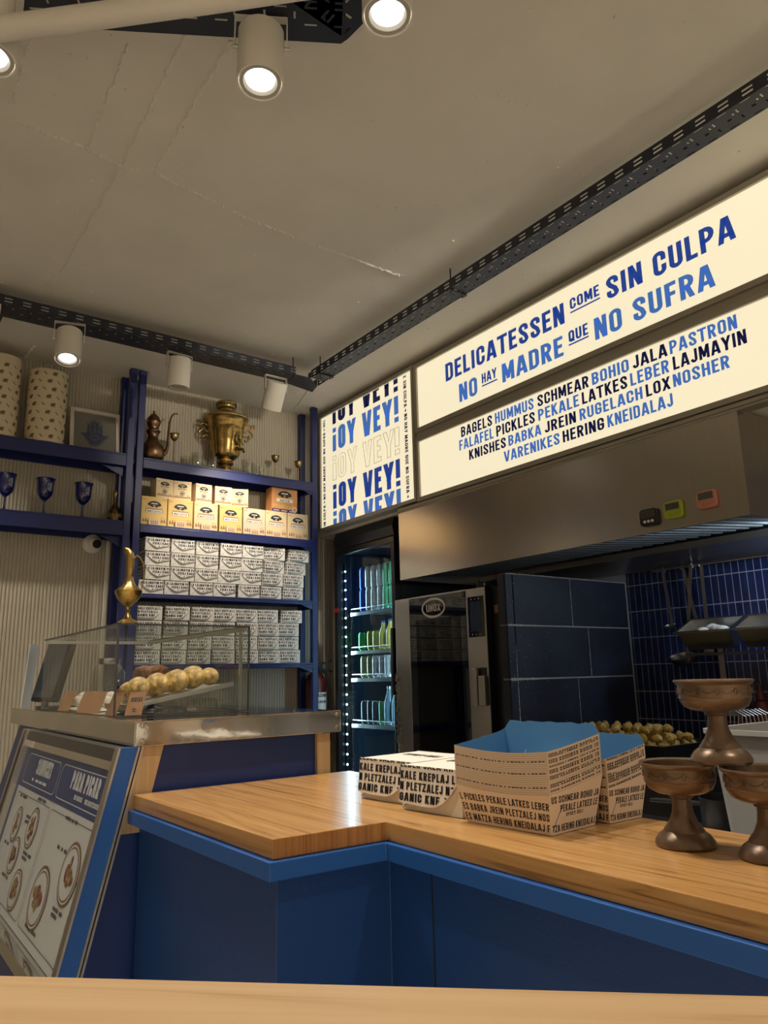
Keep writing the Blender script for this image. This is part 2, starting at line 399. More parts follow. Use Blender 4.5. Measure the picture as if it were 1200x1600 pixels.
def text_run(words, x0, y0, cap, kx, t=.17):
    """words at a fixed horizontal scale kx; returns polys and end x"""
    P, wd = text2d(words, t); return [[(x0+a*kx, y0+b*cap) for a, b in p] for p in P], x0+wd*kx
def ell(cx, cy, rx, ry, n=20): return [(cx+rx*cos(2*pi*i/n), cy+ry*sin(2*pi*i/n)) for i in range(n)]
def rect(x0, x1, y0, y1): return [(x0, y0), (x1, y0), (x1, y1), (x0, y1)]
def rring(x0, x1, y0, y1, r, t):
    q = arc(x1-r, y1-r, r, r, 0, 90, 4)+arc(x0+r, y1-r, r, r, 90, 180, 4)+arc(x0+r, y0+r, r, r, 180, 270, 4)+arc(x1-r, y0+r, r, r, 270, 360, 4)
    return ribbon(q+[q[0]], t)

# ================================================================== SETTING
XW, YB, ZC = 3.62, 4.61, 3.21      # tiled kitchen wall, corrugated back wall, ceiling
structure('floor', MB().box(-3.2, 3.8, -3.6, 4.8, -.1, 0), 'floor')
# ceiling with its cast seams, all one slab
mb = MB().box(-3.2, 3.8, -3.6, 4.8, ZC, ZC+.12)
def seam(a, b, wd=.011, n=34, amp=.005):
    a = Vector(a); b = Vector(b); d = (b-a); nrm = Vector((-d.y, d.x)).normalized(); vs = []; fs = []
    for i in range(n+1):
        p = a+d*i/n+nrm*random.uniform(-amp, amp); ww = wd*random.uniform(.35, 1.1); hh = random.uniform(.0025, .0075)
        vs += [(p.x-nrm.x*ww, p.y-nrm.y*ww, ZC+.001), (p.x, p.y, ZC-hh), (p.x+nrm.x*ww, p.y+nrm.y*ww, ZC+.001)]
    for i in range(n):
        for k in (0, 1): fs.append((i*3+k, i*3+k+1, i*3+k+4, i*3+k+3))
    mb.mat(1).add(vs, fs)
SEAMS = [((-.5, 2.36), (.259, 2.508)), ((.259, 2.508), (.383, 2.524)), ((.383, 2.524), (.535, 2.527)), ((.535, 2.527), (.68, 2.555)), ((.68, 2.555), (.791, 2.524)), ((.791, 2.524), (.953, 2.546)), ((.953, 2.546), (1.193, 2.588)), ((1.193, 2.588), (1.511, 2.604)), ((1.511, 2.604), (2.027, 2.603)),
         ((.673, 3.722), (.68, 2.555)), ((.68, 2.555), (.655, 1.85)), ((.547, 2.531), (.525, 1.981)), ((.791, 2.524), (.775, 1.795)), ((.284, 2.446), (.28, 2.107)), ((2.503, 4.499), (2.373, 4.007)), ((.743, 4.365), (.727, 4.60))]
for a, b in SEAMS: seam(a, b)
rp = random.Random(21)
for i in range(230):
    x, y = rp.uniform(.1, 2.6), rp.uniform(.9, 4.4); q = rp.uniform(.004, .013); a = rp.uniform(0, 3.1)
    mb.mat(1).add([(x-q*cos(a), y-q*sin(a), ZC+.001), (x+q*.4*sin(a), y-q*.4*cos(a), ZC+.001), (x+q*cos(a), y+q*sin(a), ZC+.001), (x-q*.4*sin(a), y+q*.4*cos(a), ZC+.001), (x, y, ZC-rp.uniform(.002, .007))], [(0, 1, 4), (1, 2, 4), (2, 3, 4), (3, 0, 4)])
structure('ceiling', mb, ['ceiling', 'ridge'])
# corrugated back wall: real flutes
mb = MB(); pit = .0195; n = int(6.9/pit); xs = []
for i in range(n):
    x = -3.2+i*pit; xs += [(x, 0), (x+pit*.22, -.0052), (x+pit*.5, -.0065), (x+pit*.78, -.0052)]
xs.append((-3.2+n*pit, 0)); vs = []
for x, dy in xs: vs += [(x, YB+dy, 0), (x, YB+dy, ZC)]
mb.add(vs, [(2*i, 2*i+2, 2*i+3, 2*i+1) for i in range(len(xs)-1)])
mb.box(-3.2, 3.8, YB+.002, YB+.12, 0, ZC)
structure('wall_back', mb, 'wall')
structure('wall_left', MB().box(-3.3, -3.2, -3.6, 4.8, 0, ZC), 'plain')
structure('wall_front', MB().box(-3.2, 3.8, -3.7, -3.6, 0, ZC), 'plain')
# invented window frame and soft fill light, unseen behind the viewer
mb = MB(); mb.box(-2.7, 2.6, -3.60, -3.56, .30, .36); mb.box(-2.7, 2.6, -3.60, -3.56, 2.74, 2.80)
for x in (-2.7, -.95, .8, 2.54): mb.box(x, x+.06, -3.60, -3.56, .36, 2.74)
structure('added_window_1', mb, 'blackmetal')
ld = bpy.data.lights.new('added_fill_light', 'AREA'); ld.shape = 'RECTANGLE'; ld.size = 5.2; ld.size_y = 2.3; ld.energy = P_FILL; ld.color = (1.0, .93, .82)
lo = bpy.data.objects.new('added_fill_light', ld); COL.objects.link(lo); lo.matrix_world = Matrix.Translation((-.05, -3.54, 1.55)) @ Vector((0, 1, 0)).to_track_quat('-Z', 'Z').to_matrix().to_4x4()
structure('wall_right', MB().box(2.765, XW, -3.6, YB-.005, 2.30, ZC), 'plain')       # bulkhead the light boxes hang on
# tiled kitchen wall: stacked slim tiles over grout
mb = MB().box(XW+.004, XW+.15, -3.6, YB, 0, ZC); mb.mat(1)
ty = .0385; tz = .145
for i in range(-20, 53):
    for k in range(9):
        y0 = .62+i*ty; z0 = .62+k*tz
        mb.box(XW+.0030, XW+.005, y0+.0020, min(y0+ty-.0020, 2.634), z0+.0024, z0+tz-.0024)
mb.mat(0)
structure('wall_kitchen', mb, ['tilegrout', 'tile'])
# slate slab partition between oven and cooking bay
ys, xs0 = 2.636, 2.655
mb = MB().box(xs0+.003, XW-.006, ys+.003, ys+.05, 0, 1.80)
def slab(x0, x1, z0, z1): mb.mat(1).box(x0+.004, x1-.004, ys-.006, ys+.004, z0+.004, z1-.004)
for z0, z1, cuts in ((1.545, 1.80, (2.70, 3.13)), (1.285, 1.545, (2.70, 3.25)), (1.02, 1.285, (2.70, 3.14)), (.76, 1.02, (2.70, 3.24)), (.50, .76, (2.70, 3.14))):
    c = [*cuts, 3.605]
    for a, b in zip(c[:-1], c[1:]): slab(a, b, z0, z1)
    mb.mat(1).box(xs0-.006, xs0+.004, ys+.003, ys+.047, z0+.004, z1-.004); mb.mat(1).box(xs0-.004, 2.696, ys-.006, ys+.004, z0+.004, z1-.004)
rg_ = random.Random(4)
def grout(a, b, w0, w1, n):
    a = Vector(a); b = Vector(b); d = b-a; up = Vector((0, 0, 1)) if abs(d.x) > abs(d.z) else Vector((1, 0, 0)); vs = []
    for i in range(n+1):
        p = a+d*i/n; q = (w0+(w1-w0)*i/n)*rg_.uniform(.35, 1.3); vs += [p-up*q, p+up*q*rg_.uniform(.6, 1.2)]
    mb.mat(0).add(vs, [(2*i, 2*i+2, 2*i+3, 2*i+1) for i in range(n)])
yg = ys-.0068
for z, wl in ((1.545, .0055), (1.285, .008), (1.02, .004)): grout((2.652, yg, z), (2.95, yg, z), wl, .003, 60); grout((2.95, yg, z), (3.60, yg, z), .0028, .0014, 90)
for z0, z1, x in ((1.545, 1.80, 3.13), (1.285, 1.545, 3.25), (1.02, 1.285, 3.14)): grout((x, yg, z0), (x, yg, z1), .0022, .0016, 50)
grout((3.604, yg, .8), (3.604, yg, 1.80), .003, .002, 120); grout((2.699, yg, .85), (2.699, yg, 1.45), .0045, .001, 70); grout((2.655, yg, 1.80), (3.60, yg, 1.80), .002, .0012, 90)
for i in range(170):
    x, z = 2.66+.9*rg_.random()**2.2, rg_.uniform(.95, 1.78); q = rg_.uniform(.0006, .0018); mb.mat(0).flat([ell(x, z, q, q*rg_.uniform(.6, 1.6), 6)], (0, yg, 0), (1, 0, 0), (0, 0, 1))
structure('wall_kitchen_stub', mb.mat(0), ['grout', 'slate'])

# ================================================================== LIGHT BOX SIGNS on the bulkhead
XS = 2.70
def frame_x(mb, y0, y1, z0, z1, x0, x1, t):
    mb.box(x0, x1, y0, y1, z0, z0+t); mb.box(x0, x1, y0, y1, z1-t, z1); mb.box(x0, x1, y0, y0+t, z0+t, z1-t); mb.box(x0, x1, y1-t, y1, z0+t, z1-t)
FS = lambda x, y, z: ((x, y, z), (0, -1, 0), (0, 0, 1))     # a plane seen from -X: text runs toward -Y
sg = thing('lightbox_sign', 'square backlit sign repeating OY VEY in blue, left of the long sign', 'sign', (2.73, 3.91, 2.32))
mb = MB(); frame_x(mb, 3.358, 4.475, 2.318, 3.178, 2.688, 2.764, .022); link('frame', mb, 'sign_frame', sg, bevel=.002)
link('light_panel', MB().box(2.702, 2.76, 3.38, 4.453, 2.34, 3.156), 'sign', sg)
L0 = 4.455; zt0, zt1 = 2.343, 3.153
mb = MB()
rows = [(3.068, 'n'), (2.866, 'l'), (2.658, 'o'), (2.452, 'd'), (2.262, 'l')]
for zb, kind in rows:
    P = text_fit('¡OY VEY!', L0-4.300, L0-3.520, zb, .172, t=.19, W=.40, clipy=(zt0, zt1))
    if kind == 'o':
        mb.mat(3)
        P2, wd = text2d('¡OY VEY!', .19, .40)
        k = .78/wd
        x = 0
        for ch in '¡OY VEY!':
            if ch == ' ': x += .26; continue
            gw, S = glyph(ch, .19, .40)
            if ch == 'O':
                pls = [arc(.2, .8, .2, .2, 0, 180, 8)+arc(.2, .2, .2, .2, 180, 360, 8), arc(.2, .76, .075, .1, 0, 180, 6)+arc(.2, .24, .075, .1, 180, 360, 6)]
            elif ch == 'Y':
                pls = [[(0, 1), (.175, .44), (.175, 0), (.325, 0), (.325, .44), (.5, 1), (.34, 1), (.25, .6), (.16, 1)]]
            elif ch == 'V':
                pls = [[(0, 1), (.15, 1), (.22, .25), (.29, 1), (.44, 1), (.3, 0), (.14, 0)]]
            elif ch == 'E':
                pls = [[(0, 0), (0, 1), (.34, 1), (.34, .83), (.17, .83), (.17, .6), (.3, .6), (.3, .43), (.17, .43), (.17, .17), (.34, .17), (.34, 0)]]
            else:
                a, b = ((0, .7), (.83, 1)) if ch == '¡' else ((.3, 1), (0, .17))
                pls = [rect(0, .19, *a), rect(0, .19, *b)]
            for pl in pls:
                for r_ in ribbon(pl+[pl[0]], .022): mb.flat([[(L0-4.300+(x+a)*k, zb+b*.172) for a, b in r_]], (2.7012, L0, 0), (0, -1, 0), (0, 0, 1))
            x += gw+.10
        continue
    mb.mat({'n': 0, 'd': 1, 'l': 2}[kind]).flat(P, (2.7012, L0, 0), (0, -1, 0), (0, 0, 1))
mb.mat(0)
P, wd = text2d('IN CULPA > NO HAY MADRE QUE NO SUFRA > DEL', .18); k = (3.140-2.352)/wd
mb.flat([[(b*.030, a*k) for a, b in reversed(p)] for p in P], (2.7012, 4.400, 2.352), (0, 1, 0), (0, 0, 1))
P, wd = text2d('E SIN CULPA > NO HAY MADRE QUE NO SUFRA >', .18); k = (3.140-2.358)/wd
mb.flat([[(-.030+b*.030, -a*k) for a, b in p] for p in P], (2.7012, 3.438, 3.142), (0, -1, 0), (0, 0, 1))
link('lettering', mb, ['sign_navy', 'sign_dark', 'sign_light', 'sign_thin'], sg)

sg = thing('lightbox_sign', 'long two-row backlit menu sign listing deli dishes, above the steel hood', 'sign', (2.73, 1.95, 2.32))
mb = MB(); YR = .05
frame_x(mb, YR, 3.352, 2.735, 3.172, 2.688, 2.764, .026); frame_x(mb, YR, 3.352, 2.312, 2.700, 2.688, 2.764, .024); mb.box(2.70, 2.764, YR, 3.352, 2.70, 2.735)
link('frame', mb, 'sign_frame', sg, bevel=.002)
link('light_panel', MB().box(2.702, 2.76, YR+.02, 3.33, 2.757, 3.15), 'sign', sg)
link('light_panel', MB().box(2.702, 2.76, YR+.02, 3.33, 2.334, 2.68), 'sign', sg)
mb = MB()
def sign_text(s, ya, yb, zb, cap, mi, t=.172):
    mb.mat(mi).flat(text_fit(s, -ya, -yb, zb, cap, t=t), (2.7012, 0, 0), (0, -1, 0), (0, 0, 1))
def underline(ya, yb, z, mi): mb.mat(mi).flat([rect(-ya, -yb, z-.004, z+.004)], (2.7012, 0, 0), (0, -1, 0), (0, 0, 1))
for s, ya, yb, zb, cap, mi in (('DELICATESSEN', 3.066, 2.178, 2.968, .109, 1), ('COME', 2.140, 1.966, 3.020, .056, 1), ('SIN', 1.926, 1.736, 2.976, .106, 1), ('CULPA', 1.680, 1.312, 2.970, .110, 1),
                               ('NO', 2.957, 2.808, 2.808, .107, 2), ('HAY', 2.770, 2.656, 2.856, .056, 1), ('MADRE', 2.616, 2.200, 2.808, .104, 2), ('QUE', 2.163, 2.047, 2.858, .058, 1),
                               ('NO', 2.011, 1.860, 2.810, .108, 2), ('SUFRA', 1.800, 1.418, 2.812, .106, 2)): sign_text(s, ya, yb, zb, cap, mi)
underline(2.141, 1.964, 3.005, 1); underline(2.771, 2.653, 2.842, 1); underline(2.166, 2.046, 2.846, 1)
W1 = [('BAGELS', 2.956, 2.709, 0), ('HUMMUS', 2.687, 2.412, 2), ('SCHMEAR', 2.386, 2.069, 0), ('BOHIO', 2.050, 1.848, 2), ('JALA', 1.828, 1.658, 0), ('PASTRON', 1.645, 1.351, 2)]
W2 = [('FALAFEL', 2.976, 2.704, 2), ('PICKLES', 2.683, 2.410, 0), ('PEKALE', 2.388, 2.133, 2), ('LATKES', 2.115, 1.864, 0), ('LEBER', 1.848, 1.657, 2), ('LAJMAYIN', 1.638, 1.322, 0)]
W3 = [('KNISHES', 2.900, 2.618, 0), ('BABKA', 2.600, 2.376, 2), ('JREIN', 2.352, 2.158, 0), ('RUGELACH', 2.136, 1.794, 2), ('LOX', 1.777, 1.660, 0), ('NOSHER', 1.646, 1.400, 2)]
W4 = [('VARENIKES', 2.637, 2.264, 2), ('HERING', 2.245, 2.004, 0), ('KNEIDALAJ', 1.986, 1.656, 2)]
for W_, zb, cap in ((W1, 2.602, .059), (W2, 2.529, .059), (W3, 2.456, .056), (W4, 2.379, .057)):
    for s, ya, yb, mi in W_: sign_text(s, ya, yb, zb, cap, mi, t=.165)
link('lettering', mb, ['sign_navy', 'sign_dark', 'sign_light'], sg)

# ================================================================== HOOD
hd = thing('extractor_hood', 'large brushed steel extractor hood under the long sign', 'extractor hood', (3.1, 2.4, 1.87))
HY0, HY1, HZ0, HZ1 = 1.396, 3.552, 1.871, 2.30
mb = MB(); mb.box(2.70, 2.705, HY0, HY1, HZ0, HZ1-.01); link('front_panel', mb, 'hood', hd)
for y in (HY0, HY1-.004): link('side_panel', MB().box(2.705, XW-.01, y, y+.004, HZ0, HZ1-.012), 'hood', hd)
mb = MB(); mb.box(2.694, 2.76, .06, HY1+.0, 2.290, 2.306); mb.box(2.697, 2.76, .06, HY1, 2.278, 2.288); link('top_rail', mb, 'sign_frame', hd)
mb = MB()   # baffle filters rising from the front edge to the back gutter
n = 34; x0, z0, x1, z1 = 2.722, 1.882, 3.33, 1.935
mb.prism([(x0, HY0+.01, z0+.03), (x1, HY0+.01, z1+.03), (x1, HY0+.01, z1+.04), (x0, HY0+.01, z0+.04)], (0, HY1-HY0-.02, 0))
for i in range(n):
    y = HY0+.02+(HY1-HY0-.06)*i/(n-1)
    mb.prism([(x0, y, z0), (x1, y, z1), (x1, y, z1+.03), (x0, y, z0+.03)], (0, .024, 0))
link('baffle_filter', mb, 'filter', hd)
mb = MB()
mb.prism([(3.36, HY0+.006, 1.90), (3.60, HY0+.006, 1.855), (3.60, HY0+.006, 1.85), (3.36, HY0+.006, 1.893)], (0, HY1-HY0-.012, 0))
mb.box(3.34, 3.36, HY0+.006, HY1-.006, 1.893, 1.925); mb.box(3.592, 3.605, HY0+.006, HY1-.006, 1.85, 2.1); mb.box(2.706, 2.72, HY0+.006, HY1-.006, 1.873, 1.89)
link('gutter', mb, 'steel', hd)
# kitchen timers stuck on the hood
def timer(y, z, body, label, rot=0, digits='00:00'):
    t = thing('kitchen_timer', label, 'timer', (2.70, y, z), group=None)
    b = MB(); w2, h2 = .042, .036
    b.prism([(2.682, y-(a-0), z+b_) for a, b_ in arc(w2-.016, h2-.016, .016, .016, 0, 90, 4)+arc(-w2+.016, h2-.016, .016, .016, 90, 180, 4)+arc(-w2+.016, -h2+.016, .016, .016, 180, 270, 4)+arc(w2-.016, -h2+.016, .016, .016, 270, 360, 4)], (.0175, 0, 0))
    link('case', b, body, t, bevel=.004)
    link('display', MB().box(2.6808, 2.683, y-.031, y+.031, z-.001, z+.027), 'lcd', t)
    b = MB(); b.flat(text_fit(digits, -.024, .024, .003, .020, t=.14), (2.6804, y, z), (0, -1, 0), (0, 0, 1)); link('digits', b, 'ink', t)
    for i in (-1, 0, 1):
        b = MB(); b.lathe([(0, 0), (.0062, 0), (.0062, .004), (0, .004)], 12, (2.682, y-i*.018-.002, z-.018), Matrix.Rotation(-pi/2, 4, 'Y')); link('button', b, 'white' if body == 'black' else body, t)
timer(1.815, 1.936, 'black', 'black digital kitchen timer, leftmost of three on the steel hood')
timer(1.700, 1.947, 'greenplastic', 'lime green digital kitchen timer in the middle of the hood trio')
timer(1.553, 1.960, 'pinkplastic', 'pink digital kitchen timer, rightmost of three on the steel hood', digits='')

# ================================================================== CABLE TRAYS
def strip(mb, o, u, v, Lg, Wd, period, holes):
    """perforated sheet: o origin, u along, v across; holes inside each period as (u0,u1,v0,v1)"""
    o = Vector(o); u = Vector(u).normalized(); v = Vector(v).normalized()
    us = sorted({0, period, *[h for q in holes for h in q[:2]]}); vv = sorted({0, Wd, *[h for q in holes for h in q[2:]]})
    k = 0
    while k*period < Lg:
        for a, b in zip(us[:-1], us[1:]):
            for c, d in zip(vv[:-1], vv[1:]):
                mu, mv = (a+b)/2, (c+d)/2
                if any(h[0] < mu < h[1] and h[2] < mv < h[3] for h in holes): continue
                a2, b2 = min(Lg, k*period+a), min(Lg, k*period+b)
                if b2 > a2: mb.poly([o+u*a2+v*c, o+u*b2+v*c, o+u*b2+v*d, o+u*a2+v*d])
        k += 1
SIDE = [(.018, .054, .011, .0185), (.018, .054, .027, .0345)]
BOT = [(.006, .038, .004, .009), (.006, .038, .091, .096), (.060, .066, .022, .044), (.060, .066, .060, .078), (.020, .034, .046, .056), (.044, .050, .030, .044)]
ZT0, ZT1 = 3.098, 3.146
tr = thing('cable_tray', 'dark perforated cable tray running along the lit signs', 'cable tray', (2.22, 1.5, ZT0))
mb = MB(); strip(mb, (2.175, 3.699, ZT0), (0, -1, 0), (0, 0, 1), 6.6, .048, .082, SIDE); link('side_wall', mb, 'traymetal', tr, solid=.0015)
mb = MB(); strip(mb, (2.277, 3.795, ZT0), (0, -1, 0), (0, 0, 1), 6.6, .048, .082, SIDE); link('side_wall', mb, 'traymetal', tr, solid=.0015)
mb = MB(); strip(mb, (2.175, 3.699, ZT0), (0, -1, 0), (1, 0, 0), 6.6, .10, .082, BOT); link('bottom_sheet', mb, 'traymetal', tr, solid=.0015)
for y in (3.62, 2.42, .1):
    mb = MB(); mb.cyl((2.19, y, ZT0-.02), (2.19, y, ZC), .0035, 8); mb.cyl((2.26, y, ZT0-.02), (2.26, y, ZC), .0035, 8); mb.box(2.17, 2.28, y-.012, y+.012, ZT0-.008, ZT0-.003); link('hanger_rod', mb, 'black', tr)
tr = thing('cable_tray', 'dark perforated cable tray carrying spotlights in front of the shelves', 'cable tray', (.8, 3.77, ZT0))
mb = MB(); strip(mb, (-2.9, 3.705, ZT0), (1, 0, 0), (0, 0, 1), 4.97, .048, .082, SIDE); link('side_wall', mb, 'traymetal', tr, solid=.0015)
mb = MB(); strip(mb, (-2.9, 3.85, ZT0), (1, 0, 0), (0, 0, 1), 5.1, .048, .082, SIDE); link('side_wall', mb, 'traymetal', tr, solid=.0015)
BOT2 = [(.006, .038, .004, .009), (.006, .038, .136, .141), (.060, .066, .030, .055), (.060, .066, .085, .11), (.020, .034, .066, .078)]
mb = MB(); strip(mb, (-2.9, 3.705, ZT0), (1, 0, 0), (0, 1, 0), 4.97, .145, .082, BOT2); link('bottom_sheet', mb, 'traymetal', tr, solid=.0015)
mb = MB(); pl = [(2.072, 3.705), (2.173, 3.705), (2.275, 3.802), (2.30, 3.90), (2.072, 3.852)]
mb.prism([(x, y, ZT0-.0015) for x, y in pl], (0, 0, .002)); mb.box(2.272, 2.276, 3.80, 3.86, ZT0, ZT1); mb.box(2.17, 2.174, 3.70, 3.73, ZT0, ZT1-.012); link('corner_plate', mb, 'traymetal', tr)
for x in (2.06, .0):
    mb = MB(); mb.cyl((x, 3.72, ZT0-.02), (x, 3.72, ZC), .0035, 8); mb.cyl((x, 3.83, ZT0-.02), (x, 3.83, ZC), .0035, 8); link('hanger_rod', mb, 'black', tr)
d1 = Vector((.862, -.507, 0)); nrm = Vector((.507, .862, 0)); ce = Vector((.995, 1.520, ZT0))
tr = thing('cable_tray', 'wide dark cable tray turning a corner right above the viewer', 'cable tray', (.4, 1.7, ZT0))
mb = MB(); o = ce-d1*2.0
BOT3 = [(.010, .044, .016, .022), (.010, .044, .075, .082), (.010, .044, .095, .102), (.010, .044, .150, .157), (.060, .068, .035, .060), (.062, .068, .112, .136)]
strip(mb, o-nrm*.21, d1, nrm, 2.0, .21, .082, BOT3); link('bottom_sheet', mb, 'traymetal', tr, solid=.0015)
mb = MB(); strip(mb, o, d1, (0, 0, 1), 2.0, .048, .082, SIDE); link('side_wall', mb, 'traymetal', tr, solid=.0015)
mb = MB(); strip(mb, o-nrm*.21, d1, (0, 0, 1), 1.90, .048, .082, SIDE); link('side_wall', mb, 'traymetal', tr, solid=.0015)
d2 = Vector((.10, -.995, 0)); n2 = Vector((-.995, -.10, 0)); c2 = ce+Vector((.006, -.02, 0))
mb = MB(); strip(mb, c2, d2, n2, 1.9, .19, .082, BOT3); mb.prism([ce, c2, c2+n2*.19, ce-nrm*.21], (0, 0, .0015)); link('bottom_sheet', mb, 'traymetal', tr, solid=.0015)
mb = MB(); strip(mb, c2, d2, (0, 0, 1), 1.9, .048, .082, SIDE); link('side_wall', mb, 'traymetal', tr, solid=.0015)
mb = MB(); strip(mb, c2+n2*.19, d2, (0, 0, 1), 1.9, .048, .082, SIDE); link('side_wall', mb, 'traymetal', tr, solid=.0015)
for p in (ce-d1*.3-nrm*.1, ce-d1*1.4-nrm*.1, c2+d2*.8+n2*.1):
    mb = MB(); mb.cyl((p.x, p.y, ZT0), (p.x, p.y, ZC), .0035, 8); link('hanger_rod', mb, 'black', tr)
# pale pipe crossing the top left corner
tg = tag(link('ceiling_pipe', MB().tube([(-1.0, 2.90, 2.90), (.167, 1.79, 2.90), (.35, 1.62, 2.90), (.561, 1.42, 2.90), (1.2, .80, 2.90), (1.9, .10, 2.90)], .029, 20), 'ceiling', smooth=True),
         'thick pale painted pipe crossing below the ceiling in the top left corner', 'pipe')

# ================================================================== SPOTLIGHTS
def spot(x, y, label, on=True, tilt=0, az=0, power=None, zt=ZT0-.002, group=None, ang=95, drop=.05, off=False):
    """can lamp of 12.5 cm on a U bracket; tilt leans the beam toward azimuth az"""
    t = thing('spotlight', label, 'spotlight', (x, y, zt))
    if group: t['group'] = group
    R_ = .0625; Lc = .165
    piv = Vector((x, y, zt-drop-.045))
    ax = Vector((cos(az)*sin(tilt), sin(az)*sin(tilt), -cos(tilt)))        # beam direction
    side = Vector((-sin(az), cos(az), 0))
    q = Vector((0, 0, -1)).rotation_difference(ax).to_matrix().to_4x4()
    Q = Matrix.Translation(piv) @ q
    def T(mb_): mb_.v = [tuple(Q @ Vector(v)) for v in mb_.v]; return mb_
    link('can', T(MB().lathe([(0, .05), (R_-.004, .05), (R_, .046), (R_, .046-Lc), (R_-.004, .046-Lc), (R_-.005, -.10), (0, -.10)], 40)), 'lampwhite', t, smooth=True)
    link('reflector_ring', T(MB().lathe([(R_-.006, -.112), (R_-.007, -.1165), (.046, -.1155), (.040, -.110), (.0385, -.1085)], 40)), 'ringgrey', t, smooth=True)
    link('lens', T(MB().lathe([(0, -.111), (.020, -.1105), (.0385, -.1085)], 32)), 'lamp_on' if on else 'lamp_off', t, smooth=True)
    b = MB(); w_ = R_+.008
    for s in (-1, 1):
        c = piv+side*s*w_
        b.obox(c+Vector((0, 0, (drop+.045)/2-.004)), side*.0015, side.cross(Vector((0,0,1)))*.011, Vector((0, 0, (drop+.045)/2+.003)))
    b.obox(piv+Vector((0, 0, drop+.045-.0015)), side*w_, side.cross(Vector((0,0,1)))*.011, Vector((0, 0, .0015)))
    link('bracket', b, 'lampwhite', t)
    b = MB()
    for s in (-1, 1): b.cyl(piv+side*s*(R_-.002), piv+side*s*(w_+.006), .005, 10)
    link('pivot_screw', b, 'steel', t)
    if on or off:
        ld = bpy.data.lights.new('spot_beam', 'SPOT'); ld.energy = power or P_SPOT; ld.color = WARM; ld.spot_size = radians(ang); ld.spot_blend = .6; ld.shadow_soft_size = .04
        lo = bpy.data.objects.new('spot_beam', ld); COL.objects.link(lo); lo.parent = t
        lo.matrix_basis = Matrix.Translation(-Vector((x, y, zt))) @ Matrix.Translation(piv+ax*.125) @ q
    return t
spot(.79, 3.74, 'lit white can spotlight, leftmost on the tray before the shelves', tilt=radians(14), az=radians(-105))
spot(1.385, 3.80, 'unlit white can spotlight, middle of three before the shelves', on=False, tilt=radians(3), az=radians(95), drop=.035)
spot(1.985, 3.80, 'white can spotlight turned to the wall, rightmost before the shelves', tilt=radians(30), az=radians(90), drop=.04, ang=80)
spot(.768, 1.573, 'lit white can spotlight hanging left of top centre near the viewer', tilt=radians(3), az=radians(-120), drop=.05)
spot(.925, 1.205, 'lit white can spotlight cut off by the top edge of the view', tilt=radians(0), drop=.05)
spot(.165, 1.887, 'lit white can spotlight cut off by the left edge of the view', tilt=radians(3), az=radians(-140), drop=.05)
for x, y, tl, az_, pw in ((-1.5, -.6, 6, 180, P_OFF), (-.3, -2.1, 6, 270, P_OFF), (1.5, -1.9, 6, 270, P_OFF), (1.2, -.15, 4, 250, 45), (-.35, 3.77, 30, 72, 70)):  # unseen fill spots, most added so floor bounce lifts the ceiling
    spot(x, y, 'added white can spotlight unseen outside the view, filling in the shop light', tilt=radians(tl), az=radians(az_), power=pw, group='added spotlights beyond the view', ang=105)
spot(2.23, .25, 'added white can spotlight unseen beyond the right edge, brightening the samovar shelf', tilt=radians(87), az=radians(94), power=170, ang=24, drop=.06)  # unseen spot added to brighten the upper back wall
# slotted white driver box strapped under the back tray
t = thing('driver_box', 'white slotted lamp driver box strapped under the cable tray', 'lamp driver', (.40, 3.77, 3.06))
link('housing', MB().box(.05, .470, 3.71, 3.79, 3.047, 3.096), 'white', t, bevel=.003)
mb = MB()
for i in range(13):
    for k in range(3): mb.box(.07+i*.031, .092+i*.031, 3.7085, 3.7105, 3.051+k*.007, 3.0545+k*.007)
link('vent_slots', mb, 'darksteel', t)
mb = MB(); mb.box(.472, .484, 3.702, 3.80, 3.042, 3.0965); link('strap', mb, 'black', t, bevel=.002)

# ================================================================== SHELVING
def post(mb, x, y, z1=ZC-.004, s=.021):
    mb.box(x-s, x+s, y-s*.85, y+s*.85, 0, z1); mb.box(x-s-.002, x+s+.002, y-s*.9, y+s*.9, z1-.03, z1)
def shelf_board(x0, x1, y0, y1, zt, th=.055):
    b = MB(); b.box(x0, x1, y0, y1, zt-.012, zt); b.box(x0, x1, y0, y0+.012, zt-th, zt-.012); b.box(x0, x1, y1-.012, y1, zt-th, zt-.012)
    b.box(x0, x0+.006, y0+.012, y1-.012, zt-th, zt-.012); b.box(x1-.006, x1, y0+.012, y1-.012, zt-th, zt-.012); return b
YF = 4.385
su = thing('shelving_unit', 'navy metal shelving unit stacked with printed boxes, beside the square sign', 'shelving unit', (2.0, 4.48, 0))
for x in (1.376, 2.607):
    for y in (4.405, 4.575):
        mb = MB(); post(mb, x, y); link('post', mb, 'navy', su, bevel=.003)
for z, th in ((2.648, .066), (2.237, .052), (1.822, .028), (1.410, .030), (.95, .04)):
    link('shelf', shelf_board(1.398, 2.586, YF, 4.592, z, th), 'navy', su, bevel=.002)
for x in (1.376, 2.607):
    for z in (2.585, 2.19, 1.77, 1.35):
        mb = MB(); mb.box(x-.008, x+.008, 4.424, 4.556, z, z+.04); link('end_brace', mb, 'navy', su)
for z in (2.592, 2.185, 1.796, 1.380):
    link('corner_gusset', MB().prism([(2.5855, 4.391, z), (2.5855, 4.391, z-.035), (2.49, 4.391, z)], (0, .004, 0)), 'navy', su)
sl = thing('shelving_unit', 'navy metal shelving unit holding goblets and paper rolls at left', 'shelving unit', (.4, 4.48, 0))
for x in (1.318, -.90):
    for y in (4.405, 4.575):
        mb = MB(); post(mb, x, y); link('post', mb, 'navy', sl, bevel=.003)
for z, th in ((2.656, .078), (2.243, .088)):
    link('shelf', shelf_board(-.878, 1.296, YF, 4.592, z, th), 'navy', sl, bevel=.002)
